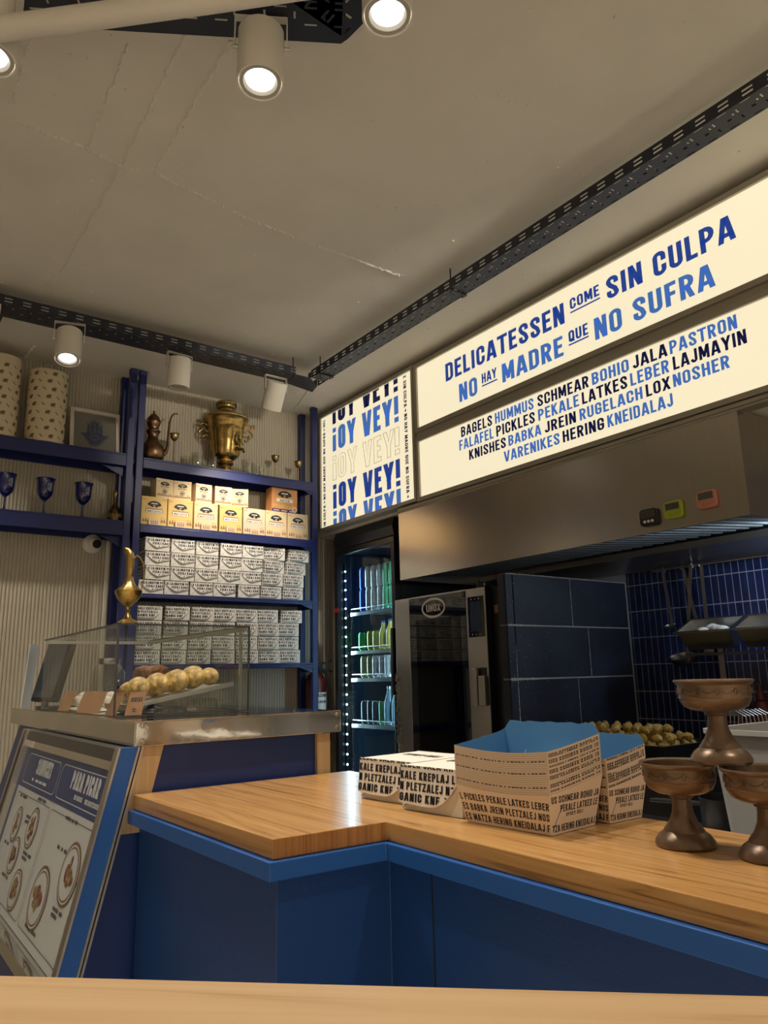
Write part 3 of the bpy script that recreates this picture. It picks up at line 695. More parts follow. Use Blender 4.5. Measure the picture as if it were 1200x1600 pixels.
for z in (2.578, 2.155):
    link('corner_gusset', MB().prism([(1.294, 4.425, z), (1.294, 4.425, z-.06), (1.17, 4.425, z)], (0, .006, 0)), 'navy', sl)
for z in (2.60, 2.18):
    mb = MB(); mb.box(1.31, 1.326, 4.424, 4.556, z, z+.04); link('end_brace', mb, 'navy', sl)

# ================================================================== THINGS ON THE SHELVES
ORD = ['first', 'second', 'third', 'fourth', 'fifth', 'sixth', 'last']
ZT = 2.649
# wrapping paper rolls
def roll(x, y, z0, r, h, label):
    t = thing('wrapping_paper_roll', label, 'paper roll', (x, y, z0))
    link('core', MB().lathe([(r*.3, h-.001), (r*.26, h-.001), (r*.26, .001), (r*.3, .001)], 24, (x, y, z0)), 'kraft', t, smooth=True)
    mb = MB().lathe([(r*.3, h-.002), (r, h), (r, 0), (r*.3, 0)], 64, (x, y, z0)).mat(1); R2 = r+.0008
    def onto(pts, a0, zc): mb.poly([(x+R2*cos(a0+u/R2), y+R2*sin(a0+u/R2), zc+v) for u, v in pts])
    k = 0; dz = .047; rowi = 0; zc = z0+.03
    while zc < z0+h-.02:
        for i in range(13):
            a = 2*pi*i/13+(rowi % 2)*pi/13*1.0
            if True:
                if (i+rowi) % 2 == 0:
                    onto(ell(0, 0, .012, .010, 9), a, zc); onto(ell(.010, .006, .007, .006, 7), a, zc); onto([(-.014, -.009), (.014, -.011), (.012, -.006), (-.012, -.004)], a, zc)
                    onto([(-.002, .008), (.004, .014), (.007, .008)], a, zc); onto([(-.006, -.013), (-.002, -.013), (-.003, -.006), (-.007, -.006)], a, zc)
                else: onto([(-.010, .006), (-.006, .010), (.011, -.006), (.007, -.010)], a, zc)
        zc += dz; rowi += 1
    link('paper', mb, ['paperroll', 'brownink'], t)
roll(.850, 4.485, 2.657, .107, .435, 'patterned cream paper roll standing beside the framed hamsa picture')
roll(.595, 4.485, 2.657, .107, .470, 'patterned cream paper roll cut by the left edge, left of the other roll')
# framed hamsa
t = thing('framed_picture', 'white framed picture of a grey hand amulet leaning on the top left shelf', 'picture frame', (1.13, 4.52, 2.66))
Lc = Matrix.Translation((1.135, 4.475, 2.662)) @ Matrix.Rotation(radians(-9), 4, 'X')
def LT(mb, Q): mb.v = [tuple(Q @ Vector(v)) for v in mb.v]; return mb
w2, h2, ft = .145, .278, .022
mb = MB(); mb.prism([(-w2, 0, 0), (w2, 0, 0), (w2-ft, 0, ft), (-w2+ft, 0, ft)], (0, .022, 0)); mb.prism([(-w2, 0, h2), (-w2+ft, 0, h2-ft), (w2-ft, 0, h2-ft), (w2, 0, h2)], (0, .022, 0))
mb.prism([(-w2, 0, 0), (-w2+ft, 0, ft), (-w2+ft, 0, h2-ft), (-w2, 0, h2)], (0, .022, 0)); mb.prism([(w2, 0, 0), (w2, 0, h2), (w2-ft, 0, h2-ft), (w2-ft, 0, ft)], (0, .022, 0))
link('frame', LT(mb, Lc), 'framewood', t)
link('backing_cloth', LT(MB().box(-w2+ft, w2-ft, .012, .02, ft, h2-ft), Lc), 'linen', t)
mb = MB(); H = [(-.028, .044), (.012, .044), (.036, .06), (.055, .085), (.078, .112), (.083, .128), (.066, .124), (.050, .122), (.046, .19), (.040, .200), (.032, .19), (.030, .205), (.022, .216), (.014, .206), (.010, .214), (.0, .224), (-.010, .214), (-.014, .206), (-.022, .216), (-.030, .205), (-.032, .19), (-.040, .200), (-.046, .19), (-.050, .122), (-.066, .124), (-.083, .128), (-.078, .112), (-.055, .085), (-.036, .06)]
mb.poly([(x, .0115, z) for x, z in H])
link('hand_amulet', LT(mb, Lc), 'hamsa', t)
mb = MB()
for q in (ribbon([(x*.93, .13+(z-.13)*.93) for x, z in H]+[(H[0][0]*.93, .13+(H[0][1]-.13)*.93)], .003)+ribbon(ell(0, .10, .022, .014)+[(.022, .10)], .003)+ribbon([(-.026, .13), (-.026, .19)], .003)+ribbon([(.0, .13), (0, .205)], .003)+ribbon([(.026, .13), (.026, .19)], .003)): mb.poly([(x, .0112, z) for x, z in q])
link('stitching', LT(mb, Lc), 'linen', t)
# cobalt goblets
gp = [(0, .004), (.030, .004), (.033, .002), (.034, 0), (.034, .004), (.020, .010), (.007, .016), (.0055, .03), (.0055, .075), (.009, .082), (.024, .095), (.038, .112), (.044, .135), (.0445, .165), (.047, .195), (.054, .208), (.0525, .209), (.045, .196), (.042, .165), (.041, .135), (.034, .114), (.0, .090)]
for x, lab in ((.668, 'cobalt blue glass goblet cut by the left edge of the view'), (.870, 'cobalt blue glass goblet, middle of the row on the lower left shelf'), (1.078, 'cobalt blue glass goblet nearest the brown bottle on the lower left shelf')):
    t = thing('goblet', lab, 'goblet', (x, 4.45, 2.244), group='cobalt goblets')
    link('bowl', MB().lathe([(r, z) for r, z in gp[9:]], 40, (x, 4.45, 2.244)), 'cobalt', t, smooth=True)
    link('stem', MB().lathe([(r, z) for r, z in gp[:10]], 32, (x, 4.45, 2.244)), 'cobalt', t, smooth=True)
t = thing('decanter', 'small brown engraved bottle beside the goblets at the shelf end', 'bottle', (1.262, 4.45, 2.244))
link('body', MB().lathe([(0, 0), (.034, 0), (.038, .012), (.040, .035), (.036, .062), (.024, .085), (.012, .105), (.010, .15)], 32, (1.262, 4.45, 2.244)), 'copper', t, smooth=True)
link('stopper', MB().lathe([(.010, .15), (.015, .16), (.016, .175), (.010, .19), (0, .196)], 24, (1.262, 4.45, 2.244)), 'oldbrass', t, smooth=True)
mb = MB()
for i in range(12):
    a = 2*pi*i/12; mb.ball((1.262+.039*cos(a), 4.45+.039*sin(a), 2.244+.035), .005, .005, .014, 8, 6)
link('relief', mb, 'oldbrass', t, smooth=True)
# copper ewer-pot with swan spout
px_, py_ = 1.478, 4.47
t = thing('coffee_pot', 'tall dark copper pot with curved swan spout on the top shelf', 'coffee pot', (px_, py_, ZT))
link('body', MB().lathe([(0, 0), (.045, 0), (.058, .008), (.070, .035), (.074, .065), (.066, .10), (.046, .128), (.034, .145), (.030, .165), (.033, .18), (.038, .19), (.043, .196), (.043, .204), (.036, .210), (.028, .216), (.028, .222), (.034, .236), (.042, .252), (.042, .262)], 40, (px_, py_, ZT)), 'copper', t, smooth=True)
link('lid', MB().lathe([(.044, .262), (.043, .268), (.036, .288), (.022, .308), (.010, .318), (.006, .324), (.009, .330), (.006, .337), (0, .342)], 32, (px_, py_, ZT)), 'copper', t, smooth=True)
mb = MB(); sp_ = [(.055, .055), (.078, .075), (.088, .11), (.090, .16), (.092, .22), (.095, .27), (.105, .31), (.122, .335), (.145, .340)]
mb.tube([(px_+a, py_-.02, ZT+b) for a, b in sp_], [.020, .015, .010, .008, .007, .0065, .006, .006, .005], 12); link('spout', mb, 'copper', t, smooth=True)
mb = MB(); mb.tube([(px_-a, py_-.01, ZT+b) for a, b in ((.040, .26), (.062, .262), (.085, .24), (.092, .20), (.088, .15), (.070, .115), (.058, .10))], .0055, 10); link('handle', mb, 'copper', t, smooth=True)
# candlesticks
for x, y, h, lab in ((1.612, 4.46, .205, 'thin brass candle cup beside the copper pot'), (2.348, 4.49, .180, 'thin brass candle cup left of the other, near the right shelf post'), (2.503, 4.44, .150, 'thin brass candle cup closest to the right shelf post')):
    t = thing('candlestick', lab, 'candlestick', (x, y, ZT), group='brass candle cups')
    z = ZT+h
    link('base', MB().lathe([(0, 0), (.030, 0), (.032, .004), (.012, .010), (.004, .018)], 24, (x, y, ZT)), 'oldbrass', t, smooth=True)
    link('stem', MB().cyl((x, y, ZT+.012), (x, y, z-.045), .0035, 10), 'oldbrass', t, smooth=True)
    link('cup', MB().lathe([(0, -.048), (.008, -.046), (.016, -.038), (.025, -.024), (.026, -.006), (.031, 0), (.029, 0), (.023, -.010), (.021, -.026), (0, -.040)], 28, (x, y, z)), 'oldbrass', t, smooth=True)
# tumblers
for x, y, r, h, lab in ((1.706, 4.50, .036, .075, 'clear tumbler left of the pair beside the samovar'), (1.762, 4.45, .038, .095, 'clear tumbler in front, left of the samovar'), (1.870, 4.46, .037, .085, 'clear tumbler touching the samovar foot on its left'),
                        (2.112, 4.44, .037, .098, 'clear tumbler first to the right of the samovar'), (2.180, 4.46, .032, .088, 'clear tumbler second to the right of the samovar'), (2.235, 4.50, .030, .078, 'clear tumbler furthest right of the samovar')):
    t = tag(link('tumbler', MB().lathe([(0, .0), (r*.86, 0), (r*.88, .004), (r, h), (r-.002, h), (r*.85, .008), (0, .008)], 32, (x, y, ZT)), 'glassware', smooth=True), lab, 'glass', 'tumblers on the top shelf')
# samovar
sx, sy = 1.972, 4.485
t = thing('samovar', 'large brass samovar with fluted body and ornate handles on the top shelf', 'samovar', (sx, sy, ZT))
link('base', MB().lathe([(0, 0), (.066, 0), (.068, .010), (.060, .018), (.048, .028), (.040, .040), (.044, .052), (.052, .058), (.056, .066), (.052, .074), (.046, .080), (.048, .088), (.060, .094), (.072, .104)], 48, (sx, sy, ZT)), 'brass', t, smooth=True)
mb = MB(); n = 96; prof = [(.072, .104), (.080, .112), (.086, .125), (.092, .16), (.101, .21), (.110, .26), (.116, .295), (.118, .305)]; vs = []; fs = []
for i in range(n):
    a = 2*pi*i/n
    for k, (r, z) in enumerate(prof):
        q = 1+.035*abs(sin(a*6))*(0 if k in (0, len(prof)-1) else 1); vs.append((sx+r*q*cos(a), sy+r*q*sin(a), ZT+z))
for i in range(n):
    j = (i+1) % n
    for k in range(len(prof)-1): fs.append((i*len(prof)+k, j*len(prof)+k, j*len(prof)+k+1, i*len(prof)+k+1))
mb.add(vs, fs); link('body', mb, 'brass', t, smooth='full')
mb = MB()
for i in range(12):
    a = pi*i/6
    for k in range(15):
        z = .125+k*.0115; r = .0925+(z-.125)*.145; mb.ball((sx+r*cos(a), sy+r*sin(a), ZT+z), .0045, None, None, 8, 6)
link('beading', mb, 'brass', t, smooth=True)
link('shoulder', MB().lathe([(.118, .305), (.122, .312), (.126, .335), (.130, .352), (.140, .362), (.150, .368), (.152, .376), (.146, .384), (.120, .392), (.080, .402), (.056, .408), (.050, .412)], 56, (sx, sy, ZT)), 'brass', t, smooth=True)
link('crown', MB().lathe([(.050, .412), (.046, .418), (.046, .440), (.050, .446), (.062, .452), (.066, .462), (.066, .480), (.070, .486), (.068, .492), (.058, .494), (.048, .490), (0, .486)], 40, (sx, sy, ZT)), 'oldbrass', t, smooth=True)
mb = MB()
for i in range(20):
    a = 2*pi*i/20; mb.obox((sx+.0665*cos(a), sy+.0665*sin(a), ZT+.471), (cos(a)*.001, sin(a)*.001, 0), (-sin(a)*.004, cos(a)*.004, 0), (0, 0, .007))
link('crown_piercing', mb, 'black', t)
for s in (-1, 1):
    mb = MB(); d = Vector((cos(radians(-22)), sin(radians(-22)), 0))*s; c = Vector((sx, sy, ZT))
    def scroll(pts, r): mb.tube([c+d*u+Vector((0, 0, z)) for u, z in pts], r, 8)
    scroll([(.118, .33), (.145, .345), (.165, .335), (.168, .31), (.150, .30), (.142, .315), (.152, .325)], .006)
    scroll([(.150, .30), (.172, .285), (.178, .262), (.160, .25), (.148, .262), (.158, .272)], .006)
    scroll([(.112, .255), (.130, .262), (.150, .25), (.148, .23), (.130, .225), (.126, .24)], .0055)
    scroll([(.165, .335), (.182, .345), (.19, .33), (.18, .32)], .0055); scroll([(.112, .29), (.13, .29), (.142, .315)], .005)
    link('handle', mb, 'brass', t, smooth=True)
mb = MB(); dd = Vector((.42, -.907, 0)); c = Vector((sx, sy, ZT)); sd = Vector((.907, .42, 0))
mb.tube([c+dd*.09+Vector((0, 0, .155)), c+dd*.125+Vector((0, 0, .15)), c+dd*.150+Vector((0, 0, .142)), c+dd*.160+Vector((0, 0, .12))], [.014, .011, .010, .008], 12)
mb.tube([c+dd*.130+Vector((0, 0, .15)), c+dd*.132+Vector((0, 0, .185))], .006, 10)
for s in (-1, 1): mb.tube([c+dd*.132+Vector((0, 0, .185)), c+dd*.132+sd*.016*s+Vector((0, 0, .197)), c+dd*.132+sd*.026*s+Vector((0, 0, .186)), c+dd*.132+sd*.014*s+Vector((0, 0, .178))], .0045, 8)
link('tap', mb, 'brass', t, smooth=True)
mb = MB(); pc = c+dd*.108+Vector((0, 0, .225))
for k in range(9):
    a = random.uniform(0, 6.28); mb.tube([pc+sd*.034*cos(a+q*.9)*(1-q*.14)+Vector((0, 0, .05*sin(a+q*.9)*(1-q*.14)))+dd*.004 for q in range(5)], .0042, 7)
link('relief_ornament', mb, 'oldbrass', t, smooth=True)

# matzah cartons
def carton(w_, h_, d_, mats, kind, name, label, loc, rz, group):
    t = thing(name, label, 'box', loc, rz, group=group)
    t_ = MB().box(-w_/2, w_/2, -d_/2, d_/2, 0, h_)
    link('carton', t_, mats[0], t, world=False, bevel=.0015)
    mb = MB(); y = -d_/2-.0006
    def fl(polys, m, off=0): mb.mat(m).flat(polys, (0, y-off, 0), (1, 0, 0), (0, 0, 1))
    sc = w_/.16
    arch = lambda cx, cz, a, b: [(cx+a*cos(radians(q)), cz+b*sin(radians(q))) for q in range(0, 181, 12)]
    cz = h_*.70
    fl([arch(0, cz, .043*sc, .026*sc)+[(-.030*sc, cz-.006*sc), (0, cz+.002*sc), (.030*sc, cz-.006*sc)]], 1)
    fl([ell(-.014*sc, cz-.006*sc, .012*sc, .006*sc, 8), ell(.012*sc, cz-.007*sc, .012*sc, .006*sc, 8)], 1, .0001)
    fl([[(-.022*sc, cz+.008*sc), (.022*sc, cz+.008*sc), (.018*sc, cz+.0135*sc), (-.018*sc, cz+.0135*sc)]], 2, .0003)
    if kind == 'small':
        fl([rect(-.042*sc, .042*sc, h_*.53, h_*.64)], 2, .0002); fl(text_fit('MATZE MEHL', -.038*sc, .038*sc, h_*.55, h_*.06, t=.15), 3, .0004)
        fl([ell(0, h_*.36, .022*sc, .022*sc)], 1, .0002); fl([ell(0, h_*.36, .017*sc, .017*sc)], 0, .0004); fl([ell(0, h_*.35, .011*sc, .009*sc)], 1, .0006)
    else:
        fl([[(-.056*sc, h_*.60), (-.050*sc, h_*.56), (-.058*sc, h_*.50), (-.050*sc, h_*.42), (.050*sc, h_*.42), (.058*sc, h_*.50), (.050*sc, h_*.56), (.056*sc, h_*.60)]], 4, .0001)
        fl([rect(-.049*sc, .049*sc, h_*.43, h_*.545)], 2, .0003)
        fl(text_fit('MATZÁ' if kind == 'orange' else 'MATZOTH', -(.03 if kind == 'orange' else .042)*sc, (.03 if kind == 'orange' else .042)*sc, h_*.45, h_*.066, t=.14), 3, .0005)
    # row of brown grain figures along the foot
    b0 = h_*.10 if kind != 'orange' else h_*.17
    rs = random.Random(3)
    for i in range(9):
        x = (-.066+.0165*i)*sc; hh = h_*rs.uniform(.12, .22)
        if -.030*sc < x < .030*sc and kind == 'big': hh *= .55
        fl([[(x-.005*sc, b0), (x+.006*sc, b0), (x+.005*sc, b0+hh*.6), (x+.001*sc, b0+hh), (x-.004*sc, b0+hh*.7)], ell(x+.003*sc, b0+hh*.3, .007*sc, .006*sc, 7)], 4, .0001+i*.00001)
    if kind == 'big': fl([ell(.055*sc, h_*.24, .011*sc, .011*sc)], 4, .0003); fl([ell(.055*sc, h_*.24, .008*sc, .008*sc)], 0, .0005)
    if kind == 'orange':
        fl([rect(-w_/2+.001, w_/2-.001, .001, h_*.13)], 5, .0003); fl([ell(.062*sc, h_*.15, .015*sc, .015*sc)], 2, .0005); fl([ell(.062*sc, h_*.15, .011*sc, .011*sc)], 0, .0007)
        fl([rect(-.07*sc+i*.05*sc, -.035*sc+i*.05*sc, h_*.05, h_*.085) for i in range(3)], 6, .0006)
    fl([rect(-w_/2+.004, -w_/2+.024, h_-.016, h_-.014), rect(-w_/2+.004, -w_/2+.028, h_-.021, h_-.019), rect(w_/2-.03, w_/2-.004, h_-.016, h_-.014)], 4, .0002)
    link('printed_front', mb, [mats[0], 'ink', 'creambox' if kind == 'small' else 'card', 'ink', 'tan' if kind != 'orange' else 'yellowbox', 'purple', 'pinkbox'], t, world=False)
    if kind == 'big':
        tg_ = MB().box(-.034, .034, -d_/2-.010, -d_/2-.0085, .0005, .038); tg_.mat(1).flat([rect(-.022+i*.012, -.014+i*.012, .006, .026) for i in range(4)]+[rect(-.028, .028, .030, .032)], (0, -d_/2-.0104, 0), (1, 0, 0), (0, 0, 1))
        link('price_tag', tg_, ['pinkbox', 'tan'], t, world=False)
    return t
BX = [1.487, 1.652, 1.819, 1.989, 2.156, 2.318, 2.485]
BM = ['yellowbox', 'yellowbox', 'creambox', 'yellowbox', 'pinkbox', 'creambox', 'creambox']
ZM = 2.238
for i, x in enumerate(BX):
    col_ = {'yellowbox': 'yellow', 'creambox': 'cream', 'pinkbox': 'pinkish'}[BM[i]]
    carton(.158, .178, .10, [BM[i]], 'big', 'matzah_box', '%s matzah carton with a price tag, %s from left in the front row' % (col_, ORD[i]), (x, 4.462, ZM), random.uniform(-.01, .01), 'large matzah cartons')
for i, (x, rz, m) in enumerate(((1.545, .10, 'creambox'), (1.668, -.12, 'creambox'), (1.802, .05, 'pinkbox'), (1.942, -.10, 'pinkbox'), (2.070, -.38, 'creambox'))):
    z = ZM+.1785
    carton(.112, .123, .092, [m], 'small', 'matzah_meal_box', 'small %s matzah meal carton, %s from left on top of the large cartons' % ('cream' if m == 'creambox' else 'pinkish', ORD[i]), (x, 4.466, z), rz, 'small matzah meal cartons')
carton(.198, .168, .085, ['orangebox'], 'orange', 'matzah_box', 'orange matzah carton lying alone on top of the right cartons', (2.385, 4.462, ZM+.1785), .02, None)

# printed takeaway boxes
TXT_A = ['DO LAJMAYIN PE', 'KA LEICAJ KAKE', 'SCHMEAR BOHIO']
TXT_B = ['KALE KREPLAJ LE', 'N PLETZALEJ NO', 'GANIC KNEIDAL']
def takeaway(w_, h_, d_, rows, name='takeaway_box', mirror=False):
    """template box: carton, curved printed front flap and printed sides; origin at the middle of its foot, front toward -Y"""
    t = bpy.data.objects.new(name, None); COL.objects.link(t); t.empty_display_size = .04
    mb = MB(); mb.box(-w_/2, w_/2, -d_/2, d_/2, 0, h_)
    mb.mat(1)
    for k in range(4): mb.flat(text_fit(['HUMMUS SCHMEAR', 'PICKLES LATKES', 'BABKA JREIN', 'HERING KNEIDALAJ'][k], -d_/2+.004, d_/2-.004, h_*(.76-.235*k), h_*.16), (-w_/2-.0005, 0, 0), (0, -1, 0), (0, 0, 1))
    mb.flat(text_fit('OYVEY DELI', -.05*w_/.15, .05*w_/.15, -.012, .024, t=.2), (0, d_*.12, h_+.0005), (1, 0, 0), (0, 1, 0))
    mb.flat([[( -w_/2+.004, .004), (-w_/2+.030, h_*.30), (-w_/2+.031, h_*.30), (-w_/2+.006, .004)]], (0, -d_/2-.0004, 0), (1, 0, 0), (0, 0, 1))
    link('carton', mb, ['card', 'ink'], t, world=False)
    n = 22
    lo = (lambda u: h_*(.17-.03*sin(pi*u)+.70*max(0, (u-.48)/.52)**2.5)) if not mirror else (lambda u: h_*(.24+.62*max(0, (.5-u)/.5)**1.6+.20*max(0, (u-.55)/.45)))
    fl = MB(); out = lambda z: -d_/2-.0016-.009*max(0, (h_-z)/h_)**1.3
    m_ = 7; vs = []; fs = []
    for i in range(n+1):
        x = -w_/2+w_*i/n; z0 = lo(i/n)
        for k in range(m_+1):
            z = z0+(h_+.0012-z0)*k/m_; vs += [(x, out(z), z), (x, out(z)+.0009, z)]
    q_ = lambda i, k, e: (i*(m_+1)+k)*2+e
    for i in range(n):
        for k in range(m_):
            fs += [(q_(i, k, 0), q_(i+1, k, 0), q_(i+1, k+1, 0), q_(i, k+1, 0)), (q_(i, k, 1), q_(i, k+1, 1), q_(i+1, k+1, 1), q_(i+1, k, 1))]
        fs += [(q_(i, 0, 0), q_(i, 0, 1), q_(i+1, 0, 1), q_(i+1, 0, 0)), (q_(i, m_, 0), q_(i+1, m_, 0), q_(i+1, m_, 1), q_(i, m_, 1))]
    fl.add(vs, fs)
    fl.mat(1)
    for k, r_ in enumerate(rows):
        z0 = h_*(.70-.245*k)
        P = text_fit(r_, -w_/2+.001, w_/2-.001, z0, h_*.185, t=.2)
        for p in P:
            if all(q[1] > lo((q[0]+w_/2)/w_)+.0006 for q in p): fl.poly([(a, out(b)-.0005, b) for a, b in p])
    P = text_fit('LEBER JALA KIPE', -w_/2, w_/2, h_*.96, h_*.16)
    for q in (clip(p, 0, h_+.001) for p in P):
        if q: fl.poly([(a, out(b)-.0005, b) for a, b in q])
    link('printed_flap', fl, ['card', 'ink'], t, world=False)
    return t
UX = [[1.486, 1.642, 1.801, 1.955, 2.124, 2.283, 2.446], [1.519, 1.676, 1.830, 1.983, 2.136, 2.293, 2.452], [1.519, 1.676, 1.833, 1.993, 2.142, 2.302, 2.468], [1.514, 1.675, 1.834, 1.993, 2.148, 2.318, 2.495]]
LX = [[1.483, 1.640, 1.799, 1.956, 2.119, 2.277, 2.425], [1.483, 1.644, 1.802, 1.955, 2.113, 2.267, 2.415], [1.485, 1.648, 1.807, 1.956, 2.116, 2.267, 2.414], [1.486, 1.656, 1.814, 1.962, 2.110, 2.261, 2.443]]
ROWN = ['bottom row', 'second row from bottom', 'third row from bottom', 'top row']
BW, BH, BD = .1485, .0825, .150
tA = takeaway(BW, BH, BD, TXT_A, mirror=True); tB = takeaway(BW, BH, BD, TXT_B); usedA = usedB = False
for G, Xs, z0, sh in (('upper', UX, 1.8225, 'upper box shelf'), ('lower', LX, 1.4105, 'lower box shelf')):
    for r in range(4):
        for c_ in range(7):
            kind = 'A' if (G == 'upper' and c_ < 5) else 'B'
            lab = 'white printed takeaway box, %s from left, %s, %s' % (ORD[c_], ROWN[r], sh)
            rz = random.uniform(-.02, .02); tl = 0
            if G == 'upper' and r == 3 and c_ >= 5: tl = -.05; rz = -.14 if c_ == 5 else -.05
            if G == 'upper' and r == 2 and c_ >= 5: rz = .10
            if G == 'lower' and r == 3 and c_ == 6: rz = -.10
            loc = (Xs[r][c_], 4.482+random.uniform(-.005, .004)+(.0 if abs(rz) < .05 else .004), z0+r*(BH+.004))
            src = tA if kind == 'A' else tB; first = not (usedA if kind == 'A' else usedB)
            if first:
                o = src; o.location = loc; o.rotation_euler = (0, 0, rz); tag(o, lab, 'box', 'takeaway boxes on the %s' % sh)
                if kind == 'A': usedA = True
                else: usedB = True
            else: o = copy_tree(src, lab, 'takeaway boxes on the %s' % sh, loc, (0, 0, rz)); o['category'] = 'box'

# wall camera, conduit, extinguisher
t = thing('wall_camera', 'round white security camera on the fluted wall under the left shelf', 'security camera', (1.182, 4.60, 2.128))
Q = Matrix.Translation((1.182, 4.603, 2.128)) @ Matrix.Rotation(pi/2, 4, 'X')
link('base', LT(MB().lathe([(0, 0), (.058, 0), (.060, .008), (.052, .028), (.034, .034)], 40), Q), 'white', t, smooth=True)
Q2 = Matrix.Translation((1.188, 4.565, 2.126)) @ Matrix.Rotation(radians(105), 4, 'X') @ Matrix.Rotation(radians(10), 4, 'Y')
link('eyeball', LT(MB().ball((0, 0, 0), .040, None, None, 32, 20), Q2), 'white', t, smooth=True)
link('lens_cover', LT(MB().lathe([(0, .0425), (.020, .0415), (.026, .036), (.026, .030)], 32), Q2), 'black', t, smooth=True)
t = tag(link('cable_conduit', MB().box(1.262, 1.286, 4.585, 4.602, .0, 2.15), 'white', bevel=.002), 'thin white cable conduit running down the fluted wall', 'conduit')
t = thing('fire_extinguisher', 'dark red fire extinguisher behind the right shelf post', 'fire extinguisher', (2.69, 4.50, .80))
ex, ey = 2.668, 4.490
link('cylinder', MB().lathe([(0, .80), (.066, .80), (.071, .81), (.071, 1.27), (.066, 1.30), (.050, 1.33), (.030, 1.345), (.026, 1.36)], 40, (ex, ey, 0)), 'red', t, smooth=True)
mb = MB(); mb.lathe([(.0716, 1.03), (.0716, 1.215)], 20, (ex, ey, 0), None, radians(-150), radians(-30)); mb.mat(1)
def wrapt(s, u0, u1, z, cap):
    for p in text_fit(s, u0, u1, z, cap, t=.2): mb.poly([(ex+.0722*cos(-pi/2+a/.0722), ey+.0722*sin(-pi/2+a/.0722), b) for a, b in p])
wrapt('GRAZIANA', -.055, .055, 1.185, .022); wrapt('POLVO ABC', -.04, .05, 1.145, .018)
for k in range(5): mb.poly([(ex+.0722*cos(-pi/2+a/.0722), ey+.0722*sin(-pi/2+a/.0722), b) for a, b in rect(-.04, .045, 1.05+k*.018, 1.058+k*.018)])
link('label', mb, ['card', 'ink'], t)
link('valve', MB().lathe([(.026, 1.36), (.02, 1.375), (.016, 1.39), (0, 1.392)], 20, (ex, ey, 0)), 'brass', t, smooth=True)
mb = MB(); mb.tube([(ex-.02, ey, 1.385), (ex+.03, ey-.01, 1.40), (ex+.11, ey-.03, 1.425)], .007, 8); mb.tube([(ex-.02, ey, 1.375), (ex+.04, ey-.01, 1.372), (ex+.115, ey-.03, 1.352)], .007, 8); link('handle', mb, 'black', t, smooth=True)
mb = MB(); mb.tube([(ex+.02, ey-.01, 1.372), (ex+.07, ey-.015, 1.345), (ex+.096, ey-.02, 1.25), (ex+.096, ey-.02, 1.0), (ex+.095, ey-.02, .9)], .010, 10); link('hose', mb, 'black', t, smooth=True)
mb = MB(); mb.box(ex-.03, ex+.05, 4.594, 4.602, .78, 1.3); mb.box(ex-.03, ex+.06, 4.44, 4.60, .78, .80); link('wall_bracket', mb, 'blackmetal', t)

# ================================================================== DRINKS FRIDGE
fr = thing('drinks_fridge', 'tall black glass-door drinks fridge under the square sign', 'fridge', (3.1, 4.04, 0))
FX, FY0, FY1, FZ = 2.80, 3.70, 4.40, 2.30
mb = MB(); mb.box(FX+.02, 3.50, FY1-.03, FY1, .12, FZ); mb.box(FX+.02, 3.50, FY0, FY0+.03, .12, FZ); mb.box(3.46, 3.50, FY0+.03, FY1-.03, .12, FZ); mb.box(FX+.02, 3.46, FY0+.03, FY1-.03, FZ-.14, FZ); mb.box(FX+.02, 3.46, FY0+.03, FY1-.03, .12, .55)
link('cabinet', mb, 'blackmetal', fr, bevel=.003)
mb = MB(); mb.box(3.44, 3.458, FY0+.031, FY1-.031, .55, FZ-.14); mb.box(2.88, 3.44, FY1-.036, FY1-.031, .55, FZ-.14); mb.box(2.88, 3.44, FY0+.031, FY0+.036, .55, FZ-.14); link('liner', mb, 'fridge_in', fr)
mb = MB(); frame_x(mb, FY0, FY1, .55, 2.175, FX-.03, FX+.015, .038); link('door', mb, 'blackmetal', fr, bevel=.003)
link('door_glass', MB().box(FX-.012, FX-.006, FY0+.036, FY1-.036, .586, 2.14), 'door_glass', fr)
link('header', MB().prism([(FX+.02, FY0, 2.18), (FX+.02, FY0, FZ), (FX-.02, FY0, FZ), (FX-.04, FY0, 2.24), (FX-.025, FY0, 2.18)], (0, FY1-FY0, 0)), 'blackmetal', fr, bevel=.004)
link('door_handle', MB().box(FX-.055, FX-.03, FY0+.004, FY0+.03, 1.2, 1.6), 'darksteel', fr, bevel=.004)
link('plinth', MB().box(FX+.04, 3.48, FY0+.01, FY1-.01, 0, .12), 'black', fr)
mb = MB(); mb.box(FX+.022, FX+.034, FY1-.052, FY1-.031, .6, 2.08); link('led_rail', mb, 'darksteel', fr)
mb = MB()
for i in range(23): mb.ball((FX+.024, FY1-.054, .62+i*.064), .0065, None, None, 10, 6)
link('led_dot', mb, 'led', fr, smooth=True)
mb = MB()
for i in range(23): mb.box(FX+.05, FX+.06, FY1-.040, FY1-.036, .63+i*.064, .642+i*.064)
link('shelf_rail', mb, 'darksteel', fr)
for sgn in (0, 1):
    ld = bpy.data.lights.new('fridge_led', 'AREA'); ld.shape = 'RECTANGLE'; ld.size = .03; ld.size_y = 1.45; ld.energy = 5.0; ld.color = (.55, .85, 1.0)
    lo = bpy.data.objects.new('fridge_led', ld); COL.objects.link(lo); lo.parent = fr
    y = FY1-.065 if sgn else FY0+.065
    d = Vector((.45, -1 if sgn else 1, 0)).normalized()
    lo.matrix_basis = Matrix.Translation(-Vector((3.1, 4.04, 0))) @ Matrix.Translation((FX+.05, y, 1.34)) @ d.to_track_quat('-Z', 'Y').to_matrix().to_4x4()
FSH = [1.745, 1.485, 1.305, 1.008]
